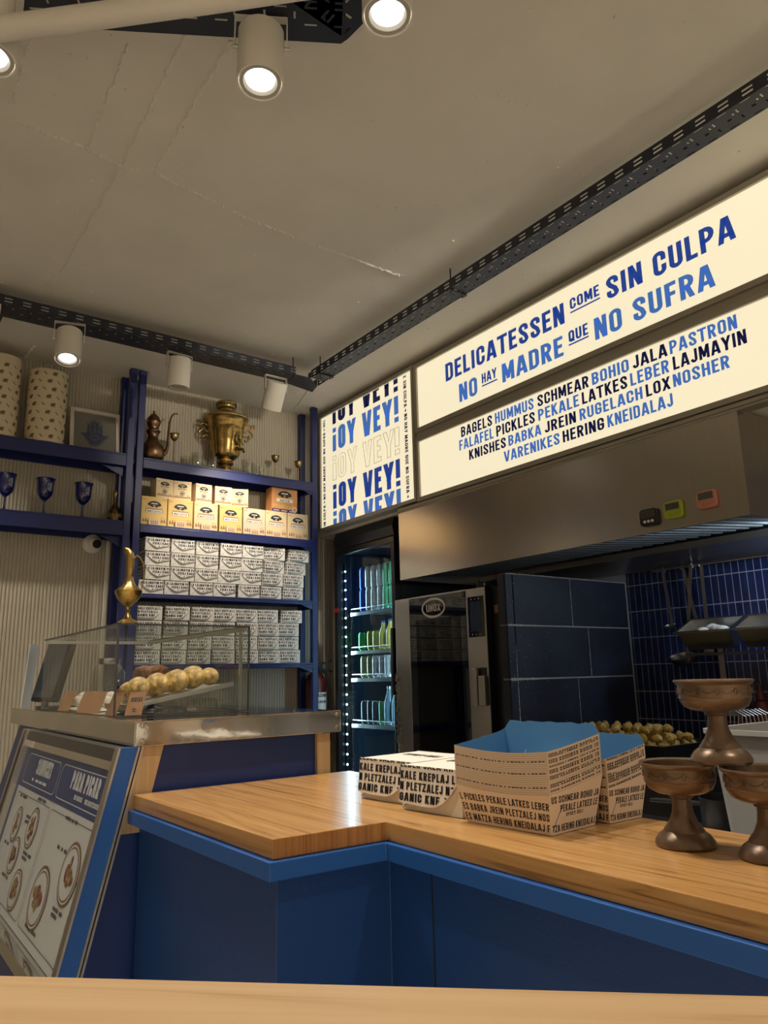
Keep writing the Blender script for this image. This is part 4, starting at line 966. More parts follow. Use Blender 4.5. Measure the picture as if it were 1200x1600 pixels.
for z in FSH:
    mb = MB()
    for i in range(13): mb.cyl((FX+.07, FY0+.045+i*.05, z-.004), (3.42, FY0+.045+i*.05, z-.004), .0028, 6)
    for x in (FX+.07, FX+.25, 3.42): mb.cyl((x, FY0+.04, z-.007), (x, FY1-.04, z-.007), .0035, 6)
    mb.cyl((FX+.068, FY0+.04, z+.022), (FX+.068, FY1-.04, z+.022), .003, 6); mb.box(FX+.060, FX+.064, FY0+.04, FY1-.06, z-.026, z-.004)
    link('wire_shelf', mb, 'steel', fr)
tag(link('price_sticker', MB().box(FX-.035, FX-.0305, FY1-.052, FY1+.0, 1.745, 1.775), 'redtag'), 'small red sticker on the left door edge of the fridge', 'sticker')
def can(x, y, z, r, h, m, label, group):
    t = thing('drink_can', label, 'can', (x, y, z), group=group)
    link('body', MB().lathe([(0, .002), (r*.78, 0), (r*.84, .003), (r, .012), (r, h-.014), (r*.84, h-.003), (r*.84, h)], 24, (x, y, z)), m, t, smooth=True)
    link('lid', MB().lathe([(r*.84, h), (r*.80, h), (r*.78, h-.004), (0, h-.004)], 24, (x, y, z)), 'steel', t, smooth=True)
    return t
def bottle(x, y, z, r, h, m, cap, label, group):
    t = thing('drink_bottle', label, 'bottle', (x, y, z), group=group)
    link('body', MB().lathe([(0, .002), (r*.9, 0), (r, .008), (r, h*.52), (r*.86, h*.63), (r*.5, h*.80), (r*.38, h*.90), (r*.38, h*.95)], 24, (x, y, z)), m, t, smooth=True)
    link('cap', MB().lathe([(r*.42, h*.93), (r*.44, h), (0, h)], 20, (x, y, z)), cap, t, smooth=True)
    return t
PL = ['first', 'second', 'third', 'fourth', 'fifth', 'sixth', 'seventh', 'eighth']
def shelf_items(z, sname, items, x=FX+.11):
    for i, (y, kind, r, h, m, colr) in enumerate(items):
        lab = '%s %s, %s from left on the %s fridge shelf' % (colr, 'can' if kind == 'c' else 'bottle', PL[i], sname)
        if kind == 'c': can(x+(i % 2)*.004, y, z, r, h, m, lab, '%s fridge shelf drinks' % sname)
        else: bottle(x, y, z, r, h, m, {'bottle_yellow': 'cap_blue', 'bottle_clear': 'steel', 'can_white': 'cap_blue'}.get(m, 'steel'), lab, '%s fridge shelf drinks' % sname)
yy = lambda i, p=.068, s=4.245: s-i*p
top = [(yy(0), 'c', .031, .150, 'can_blue', 'blue'), (yy(1), 'c', .031, .150, 'can_silver', 'silver'), (yy(2), 'c', .031, .150, 'can_silver', 'silver'), (yy(3), 'c', .031, .150, 'can_silver', 'silver'), (yy(4), 'c', .031, .150, 'can_mint', 'green'), (yy(5), 'c', .031, .150, 'can_mint', 'green'), (yy(6), 'c', .031, .150, 'can_mint', 'green')]
shelf_items(1.745, 'top', top)
for i, (y, kind, r, h, m, colr) in enumerate(top):
    can(FX+.112, y, 1.745+.151, r, .15, m, '%s can stacked on top, %s from left on the top fridge shelf' % (colr, PL[i]), 'second layer of fridge cans')
shelf_items(1.485, 'second', [(4.258, 'c', .036, .118, 'can_green', 'bright green'), (4.165, 'c', .033, .122, 'can_lime', 'yellow green'), (4.095, 'c', .033, .122, 'can_lime', 'yellow green'), (4.02, 'b', .033, .185, 'bottle_yellow', 'yellow'), (3.945, 'b', .033, .19, 'bottle_yellow', 'yellow'), (3.868, 'b', .034, .20, 'can_white', 'white')])
shelf_items(1.305, 'third', [(yy(i, .069, 4.245), 'c', .031, .140, m, c_) for i, (m, c_) in enumerate((('can_gold', 'pale gold'), ('can_gold', 'pale gold'), ('can_silver', 'grey'), ('can_silver', 'grey'), ('can_white', 'white'), ('can_white', 'white'), ('can_red', 'red and white')))])
shelf_items(1.008, 'lowest', [(4.25, 'c', .030, .145, 'can_dark', 'dark'), (4.185, 'c', .030, .145, 'can_dark', 'dark'), (4.12, 'c', .030, .145, 'can_dark', 'dark'), (4.05, 'c', .031, .145, 'can_mint', 'pale green'), (3.975, 'b', .036, .24, 'bottle_clear', 'clear blue glass'), (3.895, 'b', .036, .24, 'bottle_clear', 'clear blue glass'), (3.82, 'b', .036, .24, 'bottle_clear', 'clear blue glass')])

# ================================================================== OVEN
OX, OY0, OY1, OZ0, OZ1 = 2.70, 2.832, 3.612, .86, 1.757
ov = thing('combi_oven', 'stainless combi oven with tall dark glass door and touch panel', 'oven', (3.1, 3.2, .86))
link('body', MB().box(OX+.06, 3.52, OY0-.085+.02, OY1-.005, OZ0, OZ1-.004), 'darksteel', ov, bevel=.004)
mb = MB(); mb.box(OX+.045, OX+.06, OY0-.07, OY0-.005, OZ0+.002, OZ1-.006); mb.box(OX+.062, OX+.075, OY0-.078, OY0-.066, OZ0, OZ1); link('side_trim', mb, 'black', ov)
dr = link('door', MB().box(OX+.004, OX+.058, OY0, OY1, OZ0+.01, OZ1), 'black', ov, bevel=.003)
link('steel_stripe', MB().box(OX, OX+.006, OY1-.138, OY1, OZ0+.012, OZ1-.001), 'steel', dr, bevel=.002)
link('control_column', MB().box(OX, OX+.006, OY0, OY0+.148, OZ0+.012, OZ1-.001), 'steel', dr, bevel=.002)
link('door_glass', MB().box(OX+.001, OX+.0045, OY0+.148, OY1-.138, OZ0+.03, OZ1-.008), 'dark_glass', dr)
link('top_edge', MB().box(OX, OX+.02, OY0+.148, OY1-.138, OZ1-.008, OZ1), 'steel', dr)
mb = MB(); mb.box(OX-.0006, OX+.0008, OY0+.20, OY1-.20, OZ0+.05, OZ1-.135); link('window', mb, 'oven_glass', dr)
mb = MB(); cy, cz = (OY0+OY1)/2+.03, OZ1-.075
E_ = ell(-cy, cz, .098, .050, 36); mb.flat(ribbon(E_+[E_[0]], .012), (OX-.001, 0, 0), (0, -1, 0), (0, 0, 1))
mb.flat(text_fit('UNOX', -cy-.062, -cy+.062, cz-.021, .042, t=.15), (OX-.001, 0, 0), (0, -1, 0), (0, 0, 1)); link('badge', mb, 'white', dr)
mb = MB(); mb.box(OX-.003, OX, OY0+.012, OY0+.132, OZ1-.255, OZ1-.045); link('touch_panel', mb, 'dark_glass', dr)
mb = MB(); mb.box(OX-.0042, OX-.003, OY0+.035, OY0+.112, OZ1-.225, OZ1-.072); link('screen', mb, 'screen', dr)
mb = MB()
for k in range(3): mb.flat([ell(-(OY0+.045+k*.028), OZ1-.058, .003, .003, 8), ell(-(OY0+.045+k*.028), OZ1-.242, .003, .003, 8)], (OX-.0045, 0, 0), (0, -1, 0), (0, 0, 1))
link('indicator', mb, 'card', dr)
mb = MB(); mb.box(OX-.001, OX+.001, OY0+.012, OY0+.10, 1.155, 1.345); link('handle_recess', mb, 'black', dr)
mb = MB(); mb.box(OX-.030, OX-.004, OY0+.062, OY0+.098, 1.158, 1.342); mb.box(OX-.032, OX-.002, OY0+.004, OY0+.05, 1.158, 1.305); link('door_handle', mb, 'steel', dr, bevel=.004)
mb = MB(); P, wd = text2d('CHEFTOP', .19); k = .40/wd
mb.flat([[(-b*.055, a*k) for a, b in p] for p in P], (OX-.0008, 0, 0), (0, -1, 0), (0, 0, 1)); mb.v = [(x, y+OY1-.04, z+.93) for x, y, z in mb.v]; link('side_lettering', mb, 'letterer', dr)
mb = MB(); mb.lathe([(.030, 0), (.030, .05), (.025, .055), (0, .055)], 24, (2.86, 3.02, OZ1-.004)); link('vent_chimney', mb, 'black', ov, smooth=True)
link('hinge_tag', MB().box(OX+.044, OX+.0452, OY0-.045, OY0-.02, 1.62, 1.66), 'kraft', ov)
st = thing('oven_stand', 'dark open metal stand carrying the combi oven', 'stand', (3.1, 3.2, 0))
mb = MB()
for x in (2.78, 3.48):
    for y in (2.80, 3.58): mb.box(x-.02, x+.02, y-.02, y+.02, 0, .83)
link('leg', mb, 'darksteel', st)
link('top_frame', MB().box(2.74, 3.52, 2.77, 3.60, .82, .858), 'darksteel', st)
tag(link('paper_note', MB().box(2.692, 2.6945, 3.20, 3.43, .845, .905), 'card'), 'white paper label taped below the oven door', 'label')

# ================================================================== COOKING BAY
rg = thing('cooking_range', 'dark cooking range below the hood, by the tiled wall', 'range', (3.1, 1.9, 0))
link('body', MB().box(2.72, 3.58, .70, 2.60, .1, .925), 'blackmetal', rg, bevel=.004)
link('top_plate', MB().box(2.70, 3.59, .69, 2.61, .925, .937), 'darksteel', rg, bevel=.003)
mb = MB()
for y in (1.0, 1.35, 1.7, 2.05, 2.4): mb.lathe([(0, 0), (.024, 0), (.022, .025), (0, .025)], 16, (2.72, y, .85), Matrix.Rotation(-pi/2, 4, 'Y'))
link('knob', mb, 'black', rg, smooth=True)
mb = MB()
for y in (.8, 2.5):
    for x in (2.78, 3.5): mb.box(x-.03, x+.03, y-.03, y+.03, 0, .1)
link('foot', mb, 'black', rg)
def gn_pan(t, x0, x1, y0, y1, z0, z1, mats, Q=None, inset=.02):
    mb = MB(); a = [(x0, y0), (x1, y0), (x1, y1), (x0, y1)]; b = [(x0+inset, y0+inset), (x1-inset, y0+inset), (x1-inset, y1-inset), (x0+inset, y1-inset)]
    vs = [(x, y, z1) for x, y in a]+[(x, y, z0) for x, y in b]
    mb.add(vs, [(0, 1, 5, 4), (1, 2, 6, 5), (2, 3, 7, 6), (3, 0, 4, 7), (4, 5, 6, 7)])
    if Q: LT(mb, Q)
    link('pan', mb, mats[0], t, solid=.002)
    mb = MB(); mb.box(x0-.014, x1+.014, y0-.014, y0, z1-.002, z1+.002); mb.box(x0-.014, x1+.014, y1, y1+.014, z1-.002, z1+.002); mb.box(x0-.014, x0, y0, y1, z1-.002, z1+.002); mb.box(x1, x1+.014, y0, y1, z1-.002, z1+.002)
    if Q: LT(mb, Q)
    link('rim', mb, mats[1], t)
tp = thing('oven_tray', 'black oven tray full of roast potatoes on the range', 'tray', (2.98, 2.26, .938))
gn_pan(tp, 2.80, 3.20, 1.93, 2.58, .940, 1.005, ['blackmetal', 'blackmetal'])
pot0 = None; k = 0; used = []
rs = random.Random(11); spots = []
for layer, (n, mx_, zz) in enumerate(((64, .0, .985), (46, .04, 1.022), (24, .08, 1.056))):
    for i in range(n):
        for _ in range(30):
            x = rs.uniform(2.835+mx_, 3.165-mx_); y = rs.uniform(1.975+mx_, 2.535-mx_)
            if all((x-a)**2+(y-b)**2+(zz-c)**2*1.2 > .0445**2 for a, b, c in spots): spots.append((x, y, zz)); break
protos = []
for i, (x, y, z) in enumerate(spots):
    lab = 'golden roast potato chunk heaped in the black oven tray'
    if len(protos) < 4:
        mb = MB().ball((0, 0, 0), .024, .020, .019, 9, 6, .10)
        o = link('roast_potato', mb, 'potato', smooth=True); tag(o, lab, 'potato', 'roast potatoes in the oven tray'); protos.append(o)
    else:
        o = protos[i % 4].copy(); COL.objects.link(o)
    o.location = (x, y, z); o.rotation_euler = (rs.uniform(0, 6), rs.uniform(0, 6), rs.uniform(0, 6))
# wall rack with two tilted gastronorm pans
rk = thing('wall_rack', 'steel bracket rack on the tiled wall holding two pans', 'rack', (3.60, 1.9, 1.40))
for y in (2.10, 1.79, 1.50): link('bracket', MB().box(3.36, 3.604, y-.004, y+.004, 1.378, 1.386).box(3.597, 3.607, y-.014, y+.014, 1.26, 1.44), 'steel', rk)
mb = MB(); mb.box(3.355, 3.363, 1.46, 2.14, 1.376, 1.388); link('rail', mb, 'darksteel', rk)
for y0, y1, lab in ((1.895, 2.165, 'tilted steel pan with pale pastry in it, on the wall rack'), (1.575, 1.865, 'tilted steel pan cut by the right edge, on the wall rack')):
    t = thing('gastronorm_pan', lab, 'pan', (3.47, (y0+y1)/2, 1.388), group=None)
    Q = Matrix.Translation((3.37, 0, 1.39)) @ Matrix.Rotation(radians(-24), 4, 'Y')
    gn_pan(t, .015, .165, y0, y1, .002, .105, ['steel', 'steel'], Q)
t = None
for i, (a, b) in enumerate(((.05, 2.05), (.07, 1.99), (.09, 2.02), (.06, 1.955))):
    v = Matrix.Translation((3.37, 0, 1.39)) @ Matrix.Rotation(radians(-24), 4, 'Y') @ Vector((a, b, .085))
    tag(link('pastry', MB().ball(v, .030, .034, .022, 10, 7, .06), 'meringue', smooth=True), 'pale pastry piece lying in the tilted steel pan on the rack', 'pastry', 'pastry pieces in the wall pan')
# ladles and long-handled tools hung from the hood gutter rail
rl = tag(link('utensil_rail', MB().cyl((3.568, 1.55, 1.838), (3.568, 2.42, 1.838), .005, 10).box(3.568, 3.606, 1.56, 1.57, 1.834, 1.842).box(3.568, 3.606, 2.40, 2.41, 1.834, 1.842), 'steel', smooth=False), 'thin steel utensil rail under the hood gutter on the tiled wall', 'rail')
def ladle(y0, z0, y1, z1, rb, label, deep=True, x=3.555):
    t = thing('ladle', label, 'ladle', (x, y0, z0))
    d = Vector((0, y1-y0, z1-z0)).normalized(); s_ = Vector((0, d.z, -d.y))
    mb = MB(); mb.obox(((x), (y0+y1)/2, (z0+z1)/2), (.0022, 0, 0), s_*.0085, d*((Vector((0, y1-y0, z1-z0)).length)/2))
    mb.tube([Vector((x, y0, z0))-d*.006, Vector((x, y0, z0))-d*.016+Vector((.006, 0, .002)), Vector((x+.016, y0, z0+.008)), Vector((x+.02, y0, z0-.006))], .004, 8)
    link('handle', mb, 'steel', t)
    Q = Matrix.Translation((x-rb*.75, y1, z1-.005)) @ Matrix.Rotation(radians(-18), 4, 'Y')
    link('bowl', LT(MB().lathe([(0, -rb*.75), (rb*.5, -rb*.65), (rb*.85, -rb*.35), (rb, 0), (rb*.96, 0), (rb*.8, -rb*.33), (rb*.46, -rb*.60), (0, -rb*.70)] if deep else [(0, -rb*.3), (rb*.6, -rb*.22), (rb, 0), (rb*.95, .002), (rb*.55, -.14*rb), (0, -.2*rb)], 28), Q), 'steel', t, smooth=True)
ladle(2.349, 1.830, 2.325, 1.545, .030, 'small steel ladle hanging furthest left on the tiled wall')
ladle(2.178, 1.832, 2.250, 1.385, .068, 'big steel ladle hanging with its bowl below the left pan', x=3.545)
def spatula(y0, y1, z1, label, x):
    t = thing('spatula', label, 'spatula', (x, y0, 1.832))
    d = Vector((0, y1-y0, z1-1.832)); L_ = d.length; d.normalize(); s_ = Vector((0, d.z, -d.y))
    mb = MB(); mb.obox((x, (y0+y1)/2, (1.832+z1)/2), (.0022, 0, 0), s_*.009, d*(L_/2))
    mb.tube([Vector((x, y0, 1.832))+Vector(q) for q in ((0, 0, 0), (.002, 0, .010), (-.012, 0, .014), (-.020, 0, .006), (-.020, 0, -.004))], .003, 8); link('handle', mb, 'steel', t)
    link('blade', MB().obox((x, y1+d.y*.05, z1-.05), (.0012, 0, 0), s_*.026, d*.055), 'steel', t)
spatula(2.250, 2.200, 1.52, 'steel spatula with slanted handle, second from left on the tiled wall', 3.590)
spatula(2.140, 2.146, 1.50, 'steel spatula with upright handle behind the left pan', 3.581)
tag(link('paper_card', MB().box(3.603, 3.606, 2.010, 2.168, 1.085, 1.188), 'card'), 'white printed card stuck low on the dark tiled wall', 'card')
mb = MB()
t = thing('serving_tongs', 'red-handled tongs leaning before the white card on the wall', 'tongs', (3.55, 2.07, 1.14))
mb.tube([(3.58, 2.13, 1.150), (3.56, 2.10, 1.155), (3.54, 2.04, 1.135), (3.52, 2.0, 1.11), (3.50, 1.96, .95)], .007, 8); mb.tube([(3.58, 2.13, 1.150), (3.57, 2.09, 1.135), (3.55, 2.02, 1.115), (3.53, 1.98, .95)], .006, 8); link('arm', mb, 'redtag', t, smooth=True)
t = thing('sauce_bottle', 'red squeeze bottle cut by the right edge beside the tiled wall', 'bottle', (3.45, 1.845, .938))
link('body', MB().lathe([(0, 0), (.04, 0), (.042, .01), (.042, .19), (.03, .225), (.014, .235)], 28, (3.45, 1.845, .938)), 'red', t, smooth=True)
link('nozzle', MB().lathe([(.02, .233), (.018, .25), (.006, .30), (0, .302)], 20, (3.45, 1.845, .938)), 'red', t, smooth=True)
t = thing('wire_rack', 'chrome wire rack standing on the range beside the white tub', 'rack', (3.1, 1.62, .938))
mb = MB()
for i in range(7): mb.tube([(2.9+i*.03, 1.60, .94), (2.9+i*.03, 1.62, 1.13), (2.9+i*.03, 1.66, 1.15), (2.9+i*.03, 1.70, 1.13), (2.9+i*.03, 1.72, .94)], .003, 6)
for y, z in ((1.60, .943), (1.72, .943), (1.615, 1.08), (1.705, 1.08)): mb.cyl((2.89, y, z), (3.09, y, z), .003, 6)
link('wire_frame', mb, 'steel', t)
# work table behind the counter
wt = thing('work_table', 'low dark work table behind the wooden counter', 'table', (1.5, 1.0, 0))
link('tabletop', MB().box(1.16, 2.0, -.2, 1.65, .87, .90), 'darksteel', wt, bevel=.003)
for x in (1.2, 1.95):
    for y in (-.15, 1.6): link('leg', MB().box(x-.02, x+.02, y-.02, y+.02, 0, .87), 'darksteel', wt)
link('undershelf', MB().box(1.2, 1.95, -.15, 1.6, .3, .32), 'darksteel', wt)
t = thing('plastic_tub', 'white plastic tub standing behind the bronze bowls', 'tub', (1.58, .84, .901))
def rrect(x0, x1, y0, y1, r, z, n=5): return [(a, b, z) for a, b in arc(x1-r, y1-r, r, r, 0, 90, n)+arc(x0+r, y1-r, r, r, 90, 180, n)+arc(x0+r, y0+r, r, r, 180, 270, n)+arc(x1-r, y0+r, r, r, 270, 360, n)]
def loft(mb, rings):
    n = len(rings[0]); o = []
    for r_ in rings: o += r_
    mb.add(o, [(k*n+i, k*n+(i+1) % n, (k+1)*n+(i+1) % n, (k+1)*n+i) for k in range(len(rings)-1) for i in range(n)]); return mb
X0, X1, Y0, Y1 = 1.60, 1.93, .62, .995
mb = MB(); rings = [rrect(X0+.02, X1-.02, Y0+.02, Y1-.02, .03, .902), rrect(X0, X1, Y0, Y1, .035, 1.172), rrect(X0-.012, X1+.012, Y0-.012, Y1+.012, .04, 1.176), rrect(X0-.012, X1+.012, Y0-.012, Y1+.012, .04, 1.186), rrect(X0+.004, X1-.004, Y0+.004, Y1-.004, .033, 1.186), rrect(X0+.024, X1-.024, Y0+.024, Y1-.024, .028, .906)]
loft(mb, rings); mb.poly(rings[0][::-1]); mb.poly(rings[-1]); link('tub', mb, 'plastic', t, smooth=True)
tag(link('plate', MB().lathe([(0, .0), (.07, 0), (.075, .004), (.125, .018), (.126, .021), (.075, .008), (0, .006)], 48, (1.66, 1.25, .901)), 'white', smooth=True), 'round white plate on the work table behind the left bronze bowl', 'plate')
t = thing('saucepan', 'black saucepan on the work table behind the bronze bowls', 'saucepan', (1.80, 1.07, .901))
link('pan', MB().lathe([(0, 0), (.07, 0), (.075, .006), (.078, .10), (.075, .10), (.071, .008), (0, .006)], 32, (1.86, 1.10, .901)), 'blackmetal', t, smooth=True)
link('handle', MB().obox((1.80, 1.20, .985), (.012, -.010, 0), (-.02, .07, 0), (0, 0, .006)), 'black', t, bevel=.004)
ld = bpy.data.lights.new('hood_lamp', 'AREA'); ld.shape = 'RECTANGLE'; ld.size = .10; ld.size_y = .20; ld.energy = 4; ld.color = (.62, .82, 1.0)
hl = link('hood_lamp', MB().box(3.24, 3.36, 1.41, 1.55, 1.862, 1.888), emit('hood_lamp_glow', (.7, .88, 1), 19), hd)
lo = bpy.data.objects.new('hood_lamp', ld); COL.objects.link(lo); lo.parent = hd
lo.matrix_basis = Matrix.Translation(-Vector((3.1, 2.4, 1.87))) @ Matrix.Translation((3.30, 1.48, 1.858)) @ Vector((.10, .75, -.65)).to_track_quat('-Z', 'Y').to_matrix().to_4x4()

# ================================================================== WOODEN COUNTER
WZ = 1.08
wc = thing('wooden_counter', 'stepped wooden counter top on blue panelled base', 'counter', (.9, .7, 0))
mb = MB()
mb.prism([(.556, 1.703, WZ-.030), (.570, 1.088, WZ-.030), (.780, 1.082, WZ-.030), (.780, -.9, WZ-.030), (1.112, -.9, WZ-.030), (1.112, 1.703, WZ-.030)], (0, 0, .030))
mb.m = [0]*len(mb.m)
mb.m[1] = 0
for i in (2, 3, 4, 5, 6, 7): mb.m[i] = 0
mb.m[3] = 1
link('countertop', mb, ['wood', 'wood_end'], wc, bevel=.0018)
def ledge(z0, z1, off):
    return [(.556-off, 1.703), (.570-off, 1.088-off), (.780-off, 1.082-off), (.780-off, -.9), (1.06, -.9), (1.07, 1.703)]
mb = MB(); mb.prism([(x, y, 1.022) for x, y in ledge(0, 0, .010)], (0, 0, .0275)); link('apron', mb, 'blue_trim', wc, bevel=.0015)
mb = MB(); mb.prism([(x, y, 0) for x, y in ledge(0, 0, -.016)], (0, 0, 1.0215)); link('base_panel', mb, 'blue', wc, bevel=.001)
mb = MB(); mb.box(.7945, .7965, .985, .987, .02, 1.02); link('panel_joint', mb, 'ink', wc)
# ================================================================== STEEL SERVICE COUNTER with slanted front
sc_ = thing('service_counter', 'steel-topped service counter with slanted front carrying the display case', 'counter', (.8, 2.4, 0))
mb = MB(); SX0, SX1, SY0, SY1 = .552, 1.090, 1.705, 3.12; z0, z1 = 1.178, 1.2325
mb.box(SX0, SX1, SY0, SY1, z1-.003, z1); mb.box(SX0, SX0+.003, SY0, SY1, z0, z1-.003); mb.box(SX1-.003, SX1, SY0, SY1, z0, z1-.003); mb.box(SX0+.003, SX1-.003, SY1-.003, SY1, z0, z1-.003)
mb.box(SX0+.003, SX1-.003, SY0, SY0+.003, z0, z1-.003)
link('steel_top', mb, 'mirror', sc_, bevel=.0012)
mb = MB(); mb.box(SX0+.004, SX1-.004, SY0+.004, SY1-.004, z0+.004, z1-.006); link('top_core', mb, 'wood_pale', sc_)
mb = MB()
for x in (SX0+.018, SX1-.012):
    for z in (z0+.012, z0+.044): mb.lathe([(0, 0), (.006, 0), (.005, .0025), (0, .003)], 12, (x, SY0, z), Matrix.Rotation(pi/2, 4, 'X'))
link('rivet', mb, 'steel', sc_, smooth=True)
sl_x = lambda z, off=0: .517+off-(1.178-z)*.238
zb = .10
# body with slanted front
mb = MB(); mb.prism([(sl_x(1.178, .06), 1.725, 1.178), (SX1-.03, 1.725, 1.178), (SX1-.03, 1.725, 0), (sl_x(0, .06), 1.725, 0)], (0, 1.35, 0)); link('body', mb, 'menublue', sc_)
mb = MB(); mb.prism([(sl_x(1.178, .052), 1.712, 1.178), (sl_x(1.178, .105), 1.712, 1.178), (sl_x(1.0, .105), 1.712, 1.0), (sl_x(1.0, .052), 1.712, 1.0)], (0, .012, 0)); link('end_trim', mb, 'wood_pale', sc_)
mb = MB(); mb.box(1.022, 1.06, 1.712, 1.724, .9, 1.178); link('end_trim', mb, 'wood_pale', sc_)
mb = MB(); mb.prism([(sl_x(1.178, .004), 1.70, 1.178), (sl_x(1.178, .046), 1.70, 1.178), (sl_x(zb, .046), 1.70, zb), (sl_x(zb, .004), 1.70, zb)], (0, .022, 0)); link('side_rail', mb, 'blue_trim', sc_)
for off in (0, .042, .050): link('steel_edge', MB().prism([(sl_x(1.178, off), 1.696, 1.178), (sl_x(1.178, off+.005), 1.696, 1.178), (sl_x(zb, off+.005), 1.696, zb), (sl_x(zb, off), 1.696, zb)], (0, .026, 0)), 'steel', sc_)
for y in (2.604, 2.66): link('steel_edge', MB().prism([(sl_x(1.178, -.004), y, 1.178), (sl_x(1.178, .012), y, 1.178), (sl_x(zb, .012), y, zb), (sl_x(zb, -.004), y, zb)], (0, .018, 0)), 'steel', sc_)
mb = MB(); mb.prism([(sl_x(1.178, .0), 1.722, 1.176), (sl_x(1.178, .03), 1.722, 1.176), (sl_x(1.150, .03), 1.722, 1.150), (sl_x(1.150, .0), 1.722, 1.150)], (0, .95, 0)); link('top_rail', mb, 'darksteel', sc_)
mb = MB(); mb.prism([(sl_x(1.149, .012), 1.722, 1.149), (sl_x(1.149, .03), 1.722, 1.149), (sl_x(1.128, .03), 1.722, 1.128), (sl_x(1.128, .012), 1.722, 1.128)], (0, .95, 0)); link('inner_rail', mb, 'mirror', sc_)
mb = MB(); mb.prism([(sl_x(.725, -.012), 1.722, .725), (sl_x(.725, .03), 1.722, .725), (sl_x(.700, .03), 1.722, .700), (sl_x(.700, -.012), 1.722, .700)], (0, .95, 0)); link('bottom_rail', mb, 'mirror', sc_)
# menu sheet in the slanted holder
mn = thing('menu_board', 'slanted printed menu with blue header SANDWICHES and PARA PICAR', 'menu board', (sl_x(.95), 2.16, .95))
ax_v = Vector((.238, 0, 1)).normalized(); ax_u = Vector((0, -1, 0)); nv = ax_u.cross(ax_v).normalized()
o0 = Vector((sl_x(.727, .018), 2.60, .727)); MW = .872; MH = (1.125-.727)*math.sqrt(1+.238**2)
mb = MB(); mb.prism([o0, o0+ax_u*MW, o0+ax_u*MW+ax_v*MH, o0+ax_v*MH], -nv*.002 if nv.x < 0 else nv*.002)
link('sheet', mb, 'menuwhite', mn)
fr_n = nv if nv.x < 0 else -nv
def mprint(mb, polys, m, lift=.0006): mb.mat(m).flat(polys, o0+fr_n*lift, ax_u, ax_v)
hz = MH*.735
mb = MB()
mprint(mb, [rect(0, MW, hz, MH)], 0)
mprint(mb, rring(.03, .425, hz+.014, MH-.014, .018, .0022)+rring(.447, .862, hz+.014, MH-.014, .018, .0022), 1, .0010)
for s, a, b in (('SANDWICHES', .17, .345), ('PARA PICAR', .56, .80)):
    mprint(mb, text_fit(s, a, b, hz+.046, .042, t=.2, W=.40), 1, .0010); 
mprint(mb, [rect(.150+k*.045, .150+k*.045+w_, hz+.026, hz+.033) for k, w_ in enumerate((.02, .036, .036, .04))], 1, .0010)
mprint(mb, text_fit('NO HACEN', .62, .69, hz+.026, .011, t=.22)+text_fit('DELICATESSEN', .715, .825, hz+.026, .011, t=.22), 1, .0010)
mprint(mb, rring(.03, .435, .02, hz-.016, .012, .0016)+rring(.452, .868, .02, hz-.016, .012, .0016), 2, .0010)
rs = random.Random(5)
def dish(u, v, ru, rv, m):
    mprint(mb, [ell(u, v, ru, rv, 28)], 3, .0010); mprint(mb, [ell(u, v, ru*.90, rv*.90, 28)], 4, .0014); mprint(mb, [ell(u, v, ru*.84, rv*.84, 28)], 3, .0018); mprint(mb, [ell(u, v, ru*.78, rv*.78, 28)], 4, .0022)
    for k in range(13):
        a = rs.uniform(0, 6.28); q = rs.uniform(0, .45); mprint(mb, [ell(u+ru*q*cos(a), v+rv*q*sin(a), ru*rs.uniform(.12, .3), rv*rs.uniform(.12, .26), 9)], m if k % 3 else 5+(m == 5), .0026+k*.00008)
def caption(u, v, ws, h_=.009):
    x = u
    for w_ in ws:
        for k in range(int(w_/.0062)): mprint(mb, [rect(x+k*.0062, x+k*.0062+.0044, v, v+h_*rs.uniform(.8, 1))], 2, .0010)
        x += w_+.007
for u, v, ru, rv, m in ((.13, .205, .048, .048, 6), (.315, .220, .055, .052, 6), (.205, .135, .052, .048, 6), (.33, .072, .058, .05, 5), (.75, .185, .070, .066, 6), (.565, .10, .076, .07, 5), (.845, .085, .024, .07, 6)): dish(u, v, ru, rv, m)
for u, v, ws in ((.07, .275, (.03, .05)), (.285, .288, (.05, .04)), (.215, .235, (.05,)), (.215, .222, (.06,)), (.05, .145, (.03, .03)), (.30, .155, (.05, .04)), (.30, .143, (.06,)), (.14, .075, (.05, .03)), (.25, .135+.0, (.0,)), (.60, .28, (.05, .02, .03)), (.60, .215, (.03, .02, .03)), (.70, .105, (.05, .03)), (.70, .093, (.05,)), (.52, .02+.012, (.05, .06)), (.80, .175, (.04, .05))): caption(u, v, ws)
link('print', mb, ['menublue', 'menutext', 'menuline', 'platebrown', 'menuwhite', 'food', 'food_red'], mn)
mb = MB(); q0 = o0+fr_n*.006; mb.prism([q0, q0+ax_u*MW, q0+ax_u*MW+ax_v*MH, q0+ax_v*MH], fr_n*.002); link('cover_sheet', mb, 'cover', mn)

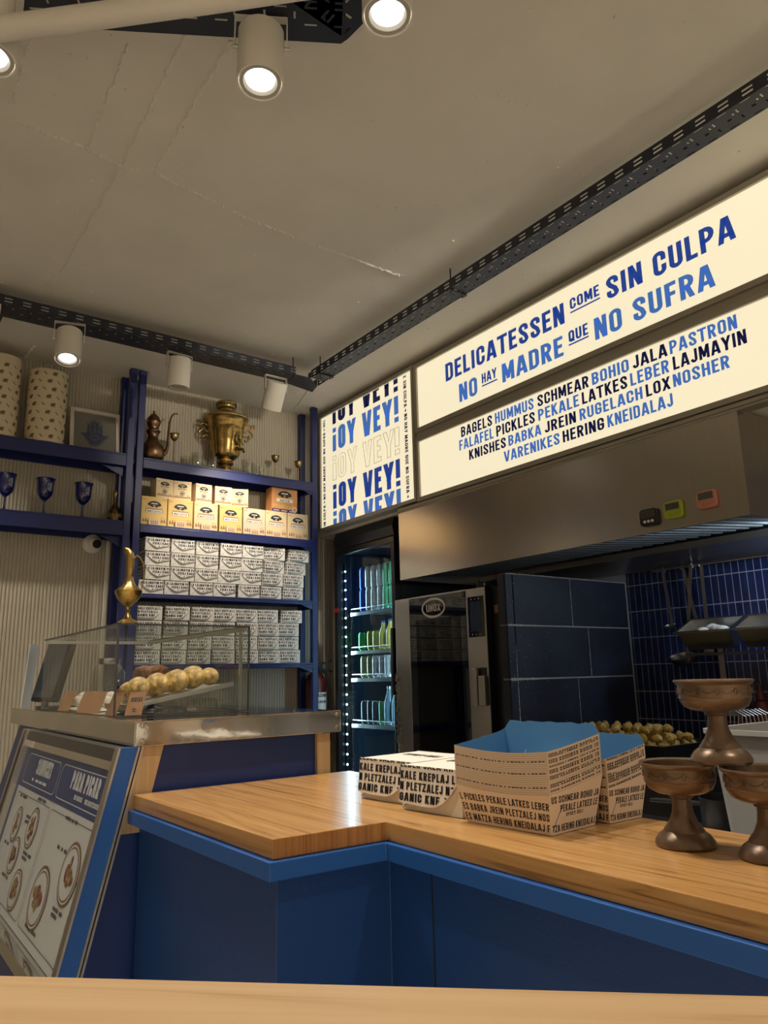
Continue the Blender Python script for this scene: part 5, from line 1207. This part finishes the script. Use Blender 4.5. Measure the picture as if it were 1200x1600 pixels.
# ================================================================== DISPLAY CASE
VX0, VX1, VY0, VY1, VZ0, VZ1 = .564, .918, 1.90, 2.70, 1.233, 1.456
dc = thing('display_case', 'glass display case of pastries on the steel counter', 'display case', (.74, 2.3, VZ0))
g = .004
link('front_pane', MB().box(VX0, VX1, VY0, VY0+g, VZ0+.001, VZ1), 'pane', dc)
link('left_pane', MB().box(VX0, VX0+g, VY0+g, VY1, VZ0+.001, VZ1), 'pane', dc)
link('right_pane', MB().box(VX1-g, VX1, VY0+g, VY1, VZ0+.001, VZ1), 'pane', dc)
link('top_pane', MB().box(VX0, VX1, VY0, VY1, VZ1, VZ1+g), 'pane', dc)
mb = MB(); e = .0042
for x in (VX0, VX1): mb.box(x-e/2, x+e/2, VY0-e/2, VY0+e/2, VZ0+.001, VZ1+.002); mb.box(x-e/2, x+e/2, VY0, VY1, VZ1, VZ1+.0045); mb.box(x-e/2, x+e/2, VY0, VY1, VZ0+.001, VZ0+.004)
mb.box(VX0, VX1, VY0-e/2, VY0+e/2, VZ1, VZ1+.0045); mb.box(VX0, VX1, VY0-e/2, VY0+e/2, VZ0+.001, VZ0+.004)
link('edge_seal', mb, 'darksteel', dc)
mb = MB(); mb.box(VX1-.014, VX1-.004, VY0+.002, VY1, VZ1-.010, VZ1); mb.box(VX0+.004, VX1, VY1-.008, VY1, VZ1-.010, VZ1); mb.box(VX1-.012, VX1-.005, VY0+.030, VY0+.037, VZ0+.002, VZ1-.01); link('frame_bar', mb, 'steel', dc)
# slate tray sloping up to the right with borekas
Qt = Matrix.Translation((.612, 2.06, VZ0+.004)) @ Matrix.Rotation(radians(-10), 4, 'Y')
tg2 = tag(link('serving_tray', LT(MB().box(.012, .295, -.10, .10, .012, .017).box(.010, .297, -.104, -.10, .011, .023).box(.010, .297, .10, .104, .011, .023).box(.006, .012, -.104, .104, .008, .023), Qt), 'steel', bevel=.001), 'sloping steel tray under the golden pastries in the display case', 'tray')
t = thing('plastic_cup', 'clear square plastic cup propping the pastry tray in the display case', 'cup', (.85, 2.06, VZ0+.001))
link('cup', MB().add([(x*s+.853, y*s+2.05, z) for z, s in ((VZ0+.002, .034), (VZ0+.034, .028)) for x, y in ((-1, -1), (1, -1), (1, 1), (-1, 1))], [(0, 1, 5, 4), (1, 2, 6, 5), (2, 3, 7, 6), (3, 0, 4, 7), (4, 5, 6, 7)]), 'glassware', t)
DN = ['at the lower left front', 'second along the front', 'third along the front', 'fourth along the front', 'at the raised right end', 'at the back left', 'in the back middle', 'at the back right']
for i, (a, b, rx, ry, rz_) in enumerate(((.050, -.052, .0215, .038, .35), (.102, -.052, .021, .039, .3), (.1555, -.050, .021, .039, .3), (.205, -.046, .023, .038, .3), (.258, -.036, .025, .027, .5), (.075, .045, .036, .030, .2), (.135, .050, .037, .030, .5), (.20, .045, .036, .030, .1))):
    c = Qt @ Vector((a, b, .0175+(.0365 if i < 4 else .0285)))
    mb = MB(); n, m_ = 30, 14; vs = []; fs = []; rb_ = random.Random(i+40)
    for p in range(m_+1):
        th = pi*p/m_
        for q in range(n):
            ph = 2*pi*q/n; rr = 1+.10*sin(2*ph+i*1.7)*sin(th)+.13*abs(sin(4*ph+i))*sin(th)+rb_.uniform(-.03, .03)*sin(th)
            x, y, z = rx*rr*sin(th)*cos(ph), ry*rr*sin(th)*sin(ph), (.027 if i < 4 else .020)*cos(th)*(1+.22*abs(sin(3.2*cos(ph)+i)))
            vs.append((x*cos(rz_)-y*sin(rz_), x*sin(rz_)+y*cos(rz_), z))
    for p in range(m_):
        for q in range(n): fs.append((p*n+q, (p+1)*n+q, (p+1)*n+(q+1) % n, p*n+(q+1) % n))
    o = link('boreka', mb.add(vs, fs), 'dough', smooth='full'); o.location = c; o.rotation_euler = (0, .38 if i < 4 else .1, 0)
    tag(o, 'golden filled pastry %s of the sloping tray' % DN[i], 'pastry', 'golden pastries in the display case')
# dark babka on a stand behind
t = thing('babka', 'dark brown round babka loaf raised behind the golden pastries', 'cake', (.782, 2.28, VZ0+.06))
mb = MB(); n = 40; pr = [(0, 0), (.040, 0), (.046, .010), (.048, .035), (.050, .055), (.045, .066), (.027, .072), (0, .068)]; vs = []
for i in range(n):
    for k, (r, z) in enumerate(pr): q = 1+random.uniform(-.05, .05); vs.append((  .782+r*q*cos(2*pi*i/n), 2.28+r*q*sin(2*pi*i/n), VZ0+.058+z+random.uniform(-.003, .003)))
mb.add(vs, [(i*8+k, ((i+1) % n)*8+k, ((i+1) % n)*8+k+1, i*8+k+1) for i in range(n) for k in range(7)]); link('loaf', mb, 'babka', t, smooth='full')
t2 = thing('cake_stand', 'low dark stand under the babka in the display case', 'stand', (.782, 2.28, VZ0+.001))
link('plate', MB().lathe([(0, .050), (.062, .050), (.064, .055), (0, .056)], 32, (.782, 2.28, VZ0+.001)), 'blackmetal', t2, smooth=True)
link('foot', MB().lathe([(0, 0), (.04, 0), (.038, .004), (.012, .012), (.012, .050)], 24, (.782, 2.28, VZ0+.001)), 'blackmetal', t2, smooth=True)
tag(link('chocolate_bun', MB().ball((.690, 2.22, VZ0+.047), .030, .030, .024, 20, 12, .06), 'babka', smooth=True), 'small dark chocolate bun left of the babka', 'cake')
tag(link('cup', MB().lathe([(0, 0), (.024, 0), (.028, .025), (.026, .025), (.02, .004), (0, .003)], 24, (.690, 2.22, VZ0+.001)), 'blackmetal', smooth=True), 'small dark dish under the chocolate bun in the display case', 'dish')
# kraft price cards inside the left and front panes
def price_card(x, y, rz, lab, text=None, lean=14, skew=.012):
    t = thing('price_card', lab, 'price card', (x, y, VZ0+.001), rz)
    mb = MB(); mb.prism([(-.021, 0, 0), (.021, 0, 0), (.021+skew, .018, .058), (-.021+skew, .018, .058)], (0, .0012, 0)); mb.prism([(-.018, .0015, .0), (.018, .0015, .0), (.018, .018, .0), (-.018, .018, .0)], (0, 0, .0012)); link('card', mb, 'kraft', t, world=False)
    if text:
        mb = MB(); P = text_fit(text, -.014, .014, .034, .011, t=.2)+[rect(-.006, .004, .016, .018), rect(-.004, .003, .011, .013)]
        mb.add([(a+skew*b/.058, -.0006+.018*b/.058, b) for p in P for a, b in p], (lambda c=[0]: [[c.__setitem__(0, c[0]+1) or c[0]-1 for _ in p] for p in P])()); link('print', mb, 'ink', t, world=False)
price_card(.614, 1.915, 0, 'kraft price card reading BOREKA at the front corner of the display case', 'BOREKA', skew=.018)
price_card(.578, 1.985, -1.2, 'kraft price card just behind the front corner, by the left pane')
price_card(.590, 2.19, -.9, 'kraft price card in the middle of the left pane')
price_card(.592, 2.30, -.9, 'kraft price card beside white pastries, second from the far end')
price_card(.592, 2.52, -.9, 'kraft price card nearest the far end of the left pane')
tag(link('serving_tray', MB().box(.615, .72, 2.335, 2.66, VZ0+.001, VZ0+.006), 'white', bevel=.001), 'flat white tray under the pale pastries by the left pane', 'tray')
WN = ['front one of the far group', 'second of the far group', 'third of the far group', 'fourth of the far group', 'left one of the near pair', 'right one of the near pair', 'rearmost']
for i, (x, y, z) in enumerate(((.645, 2.38, .028), (.65, 2.45, .028), (.648, 2.53, .028), (.70, 2.42, .028), (.660, 2.125, .021), (.712, 2.175, .021), (.70, 2.60, .028))):
    mb = MB(); mb.ball((x, y, VZ0+z), .026, .026, .020, 14, 9, .05); mb.ball((x+.006, y-.004, VZ0+z+.016), .017, .017, .012, 12, 8, .05)
    tag(link('white_pastry', mb, 'meringue', smooth='full'), 'pale sugared pastry by the left pane, %s' % WN[i], 'pastry', 'pale pastries in the display case')
t = thing('order_tablet', 'dark-framed tablet tilted on a stand behind the display case', 'tablet', (.60, 2.84, 1.233))
Q = Matrix.Translation((.60, 2.84, 1.236)) @ Matrix.Rotation(radians(12), 4, 'Z') @ Matrix.Rotation(radians(14), 4, 'Y')
link('case', LT(MB().box(-.012, .012, -.09, .09, .02, .235), Q), 'black', t, bevel=.006)
link('screen', LT(MB().box(-.0135, -.0118, -.078, .078, .032, .222), Q), 'screen', t)
link('stand', LT(MB().box(-.01, .09, -.06, .06, .0, .008).box(.0, .012, -.03, .03, .0, .03), Matrix.Translation((.60, 2.84, 1.2332))), 'darksteel', t)
t = thing('paper_menu', 'narrow printed paper sheet standing beside the tablet', 'menu', (.585, 2.97, 1.233))
link('sheet', MB().prism([(.545, 2.93, 1.2335), (.585, 2.99, 1.2335), (.60, 2.985, 1.455), (.56, 2.925, 1.455)], (.003, -.002, 0)), 'menuwhite', t)
t = thing('sugar_jar', 'clear glass jar standing behind the display case', 'jar', (.82, 2.86, 1.233))
link('jar', MB().lathe([(0, .0), (.055, 0), (.06, .008), (.06, .115), (.045, .14), (.036, .15)], 32, (.82, 2.86, 1.2335)), 'glassware', t, smooth=True)
link('lid', MB().lathe([(.038, .148), (.04, .152), (.04, .168), (0, .170)], 28, (.82, 2.86, 1.2335)), 'steel', t, smooth=True)
# brass ewer on the case
ex2, ey2, ez2 = .596, 1.938, VZ1+.0046
t = thing('ewer', 'tall engraved brass ewer standing on the corner of the display case', 'ewer', (ex2, ey2, ez2))
link('body', MB().lathe([(0, 0), (.027, 0), (.028, .003), (.020, .009), (.010, .016), (.0045, .028), (.004, .032), (.0075, .034), (.0045, .037), (.006, .044), (.017, .054), (.028, .066), (.0335, .080), (.034, .085), (.031, .088), (.018, .098), (.0125, .108), (.010, .122)], 48, (ex2, ey2, ez2)), 'brass', t, smooth=True)
mb = MB(); dl = Vector((-.82, .57, 0)); c = Vector((ex2, ey2, ez2))
mb.tube([c+dl*u+Vector((0, 0, z)) for u, z in ((0, .118), (-.001, .135), (-.001, .155), (.000, .170), (.003, .182), (.008, .190), (.013, .1945), (.017, .196))], [.0102, .0105, .011, .0112, .0108, .009, .006, .0035], 20); link('neck', mb, 'brass', t, smooth=True)
mb = MB(); mb.tube([c+dl*u+Vector((0, 0, z)) for u, z in ((-.009, .168), (-.014, .174), (-.018, .177), (-.026, .170), (-.034, .155), (-.037, .130), (-.036, .105), (-.032, .088))], [.0022, .002, .002, .0018, .0018, .0016, .0016, .0018], 8); link('handle', mb, 'oldbrass', t, smooth=True)

# ================================================================== ON THE WOODEN COUNTER
# two closed takeaway boxes, fronts toward -X
tb = takeaway(.149, .076, .165, ['KALE KREPLAJ LE', 'N PLETZALEJ NOS', 'GANIC KNEIDAL'])
for i, (y, lab) in enumerate(((1.252, 'closed printed takeaway box on the wooden counter, nearest the fridge'), (1.094, 'closed printed takeaway box on the counter, against the tall tray stack'))):
    loc = (.978 if i == 0 else .962, y, WZ+.0008); rot = (0, 0, -pi/2+.10)
    if i == 0: o = tb; o.location = loc; o.rotation_euler = rot; tag(o, lab, 'box', 'closed boxes on the counter')
    else: o = copy_tree(tb, lab, 'closed boxes on the counter', loc, rot); o['category'] = 'box'
# nested paper food trays; long front toward -X
def food_tray(Lx, Ly, h, front_rim=False, words='MUS SCHMEAR BOHIO JA'):
    """open tapered tray: curved front rim, scalloped back wall, blue inside"""
    t = bpy.data.objects.new('food_tray', None); COL.objects.link(t); t.empty_display_size = .03
    f = .021; n = 14
    bot = [(-Lx/2, -Ly/2), (Lx/2, -Ly/2), (Lx/2, Ly/2), (-Lx/2, Ly/2)]; topc = [(x+(-f*.7 if x < 0 else f*.5), y+math.copysign(f*.6, y)) for x, y in bot]
    hf = h*.86; hb = h*1.34; hs = h*1.12
    def wall(i, j, zi, zj, prof):
        out_b, out_t = [], []
        for k in range(n+1):
            u = k/n; bx = bot[i][0]*(1-u)+bot[j][0]*u; by = bot[i][1]*(1-u)+bot[j][1]*u; tx = topc[i][0]*(1-u)+topc[j][0]*u; ty_ = topc[i][1]*(1-u)+topc[j][1]*u
            z = prof(u); q = z/h; out_b.append((bx, by, 0)); out_t.append((bx+(tx-bx)*q, by+(ty_-by)*q, z))
        return out_b, out_t
    walls = [wall(3, 0, 0, 0, lambda u: hf*(1-.10*sin(pi*u))), wall(0, 1, 0, 0, lambda u: hf+(hs-hf)*u**1.3), wall(1, 2, 0, 0, lambda u: (hs if u in (0, 1) else hb-.004*(1-abs(sin(pi*u*5))**.6))), wall(2, 3, 0, 0, lambda u: hs+(hf-hs)*u**.75)]
    nrm_ = [Vector((-1, 0, 0)), Vector((0, -1, 0)), Vector((1, 0, 0)), Vector((0, 1, 0))]
    mo = MB(); mi = MB()
    for (b, tp_), nn in zip(walls, nrm_):
        for k in range(n):
            mo.poly([b[k], b[k+1], tp_[k+1], tp_[k]])
            o_ = -nn*.00022; mi.poly([Vector(b[k])+o_, Vector(tp_[k])+o_, Vector(tp_[k+1])+o_, Vector(b[k+1])+o_])
            mo.poly([tp_[k], tp_[k+1], Vector(tp_[k+1])+o_, Vector(tp_[k])+o_])
    mo.poly([(x, y, 0) for x, y in bot][::-1]); mi.poly([(x*.995, y*.995, .0002) for x, y in bot])
    pr = MB(); rim_ = MB()
    for (b, tp_), nn in zip(walls[:2], nrm_[:2]):
        for k in range(n):
            a_, c2_ = Vector(tp_[k])+nn*.0001, Vector(tp_[k+1])+nn*.0001; dn_ = Vector((0, 0, -.0004)); rim_.poly([a_+dn_, c2_+dn_, c2_, a_])
    def onwall(i, j, polys, Lw):   # map text polys (u metres, z) onto the sloped wall
        for p in polys:
            q = []
            for a, z in p:
                u = a/Lw; bx = bot[i][0]*(1-u)+bot[j][0]*u; by = bot[i][1]*(1-u)+bot[j][1]*u; tx = topc[i][0]*(1-u)+topc[j][0]*u; ty_ = topc[i][1]*(1-u)+topc[j][1]*u; k_ = z/h
                q.append((bx+(tx-bx)*k_+(-.00012 if i == 3 else 0), by+(ty_-by)*k_+(-.00012 if i == 0 else 0), z))
            pr.poly(q)
    c_ = h*.155
    for k, s in enumerate(('ES MATZA HERING KNEIDALAJ F', 'ES BABKA JREIN PLETZALEJ NOS', 'L PICKLES PEKALE LATKES LEBER')): onwall(3, 0, text_fit(s, .002, Ly-.002, h*(.06+.225*k), c_), Ly)
    for k, s in enumerate(('TZA HERING KNEIDALAJ', None, 'PEKALE LATKES LE', 'US SCHMEAR BOHIO JA')):
        if s: onwall(0, 1, text_fit(s, .003 if k != 2 else .022, Lx-.003, h*(.05+.20*k), c_*.95), Lx)
    onwall(0, 1, text_fit('OYVEY DELI', .035, .075, h*.34, c_*.5), Lx)
    side_prof = lambda u: hf+(hs-hf)*u**1.3
    def rimtext(i, j, s, L_, prof, off):
        onwall(i, j, [[(a, z+prof(max(0, min(1, a/L_)))) for a, z in p] for p in text_fit(s, .003, L_-.003, -h*.16-off, h*.16, t=.2)], L_)
    if front_rim: rimtext(0, 1, words, Lx, side_prof, .0009)
    if front_rim == 2: rimtext(3, 0, 'PICKLES PEKALE LATKES LEBER', Ly, lambda u: hf*(1-.10*sin(pi*u)), .0014)
    onwall(0, 1, ribbon([(.004, h*.10), (.028, h*.62)], .0012), Lx)
    for p in rim_.f: mo.mat(1).poly([rim_.v[q] for q in p])
    link('card_shell', mo, ['trayside', 'trayedgeshade'], t, world=False); link('lining', mi, 'trayblue', t, world=False); link('print', pr, 'ink', t, world=False)
    return t
NTH = ['bottom', 'second', 'third', 'fourth', 'fifth', 'sixth', 'seventh', 'eighth', 'ninth', 'tenth', 'eleventh', 'twelfth', 'thirteenth', 'fourteenth', 'fifteenth', 'sixteenth', 'seventeenth', 'eighteenth', 'nineteenth', 'twentieth', 'twenty-first', 'top']
ft_ = food_tray(.112, .170, .070); ft2_ = food_tray(.112, .170, .070, 2); ft3_ = food_tray(.112, .170, .070, 1); ft4_ = food_tray(.112, .170, .070, 1, 'HUMMUS LATKES JALA LOX P'); used_t = set()
for i in range(22):
    lab = 'paper food tray, %s in the tall nested stack' % (NTH[i] if i in (0, 21) else NTH[i]+' from bottom')
    jx, jy = (random.uniform(-.00008, .00008) for _ in range(2)); loc = (.940+jx, .909+jy, WZ+.0008+i*.0029); rot = (0, 0, .09)
    if i == 0: o = ft_; o.location = loc; o.rotation_euler = rot; tag(o, lab, 'food tray', 'food trays in the tall stack')
    else:
        k = 'c' if i in (4, 11, 17) else 'b' if i in (2, 8, 12, 16, 20) else 'd' if i in (5, 9, 14, 19) else 'a'; src = {'a': ft_, 'b': ft3_, 'c': ft2_, 'd': ft4_}[k]
        if k != 'a' and k not in used_t: o = src; o.location = loc; o.rotation_euler = rot; tag(o, lab, 'food tray', 'food trays in the tall stack'); used_t.add(k)
        else: o = copy_tree(src, lab, 'food trays in the tall stack', loc, rot); o['category'] = 'food tray'
for i in range(12):
    lab = 'paper food tray, %s in the short nested stack' % ('bottom' if i == 0 else 'top' if i == 11 else NTH[i]+' from bottom')
    loc = (1.070, .893, WZ+.0008+i*.0037+(.004 if i > 5 else 0)); rot = (0, 0, 0)
    o = copy_tree((ft3_, ft4_, ft_, ft2_)[(i*7) % 4 if i else 2], lab, 'food trays in the short stack', loc, rot); o['category'] = 'food tray'; o.scale = (.74, .86, .92)
t = thing('napkin_packet', 'white wrapped packet lying in the top tray of the tall stack', 'packet', (.96, .90, WZ+.08))
mb = MB(); zt_ = WZ+.0008+21*.0029+.004; mb.prism([(.955, .85, zt_), (1.0, .86, zt_), (.99, .94, zt_), (.945, .93, zt_)], (.002, 0, .030)); link('packet', mb, 'card', t, bevel=.004)
t = thing('hook_wire', 'thin loose wire loop in the top tray of the tall stack', 'wire', (.97, .97, WZ+.08))
mb = MB(); mb.tube([(.985+.014*cos(a*.5), .968+.012*sin(a*.5), zt_+.003+.0035*a) for a in range(12)], .0007, 6); link('loop', mb, 'steel', t, smooth=True)
# bronze footed bowls
def footed_bowl(loc, label, rz=0):
    t = thing('footed_bowl', label, 'bowl', loc, rz, group='bronze footed bowls')
    link('foot', MB().lathe([(0, 0), (.0385, 0), (.040, .003), (.039, .008), (.034, .015), (.027, .020), (.0265, .022), (.019, .032), (.014, .044), (.0125, .056), (.0125, .062), (.016, .064), (.0155, .067), (0, .067)], 48), 'bronze', t, smooth=True, world=False)
    link('bowl', MB().lathe([(.014, .066), (.020, .068), (.032, .070), (.042, .075), (.0465, .083), (.0475, .088), (.0475, .099), (.048, .104), (.0515, .107), (.053, .109), (.052, .111), (.047, .109), (.0455, .104), (.0445, .088), (.040, .079), (.028, .073), (0, .071)], 56), 'bronze', t, smooth=True, world=False)
    mb = MB(); n = 12
    for i in range(n):
        a = 2*pi*i/n
        mb.tube([(.0482*cos(a+.05*cos(q)), .0482*sin(a+.05*cos(q)), .0955+.0042*sin(q)) for q in [2*pi*k/10 for k in range(11)]], .0007, 6)
        mb.tube([(.0480*cos(a+.07+(2*pi/n-.14)*k/8), .0480*sin(a+.07+(2*pi/n-.14)*k/8), .0965-.0038*sin(pi*k/8)) for k in range(9)], .0008, 6)
    mb.tube([(.0475*cos(a), .0475*sin(a), .0865) for a in [2*pi*k/48 for k in range(49)]], .0007, 6)
    link('relief', mb, 'bronze', t, smooth=True, world=False)
footed_bowl((.980, .655, WZ+.0005), 'bronze footed bowl with relief band, lower left of the three', .2)
footed_bowl((.992, .540, WZ+.0005), 'bronze footed bowl, lower right of the three, at the right edge', 0)
footed_bowl((1.000, .600, WZ+.1125), 'bronze footed bowl balanced on top of the other two', .1)

# ================================================================== FOREGROUND BAR
a0 = Vector((.238, .338, 0)); du = Vector((.730, -.683, 0)); dn = Vector((-.683, -.730, 0))
br = thing('wooden_bar', 'plain wooden bar plank crossing the bottom of the view', 'bar', (a0.x, a0.y, 0), math.atan2(du.y, du.x))
link('plank', MB().box(-.62, .50, -.235, 0, 1.135, 1.170), 'wood_bar', br, bevel=.003, world=False)
for x in (-.5, .36): link('leg', MB().box(x-.025, x+.025, -.15, -.09, 0, 1.135), 'blackmetal', br, world=False)
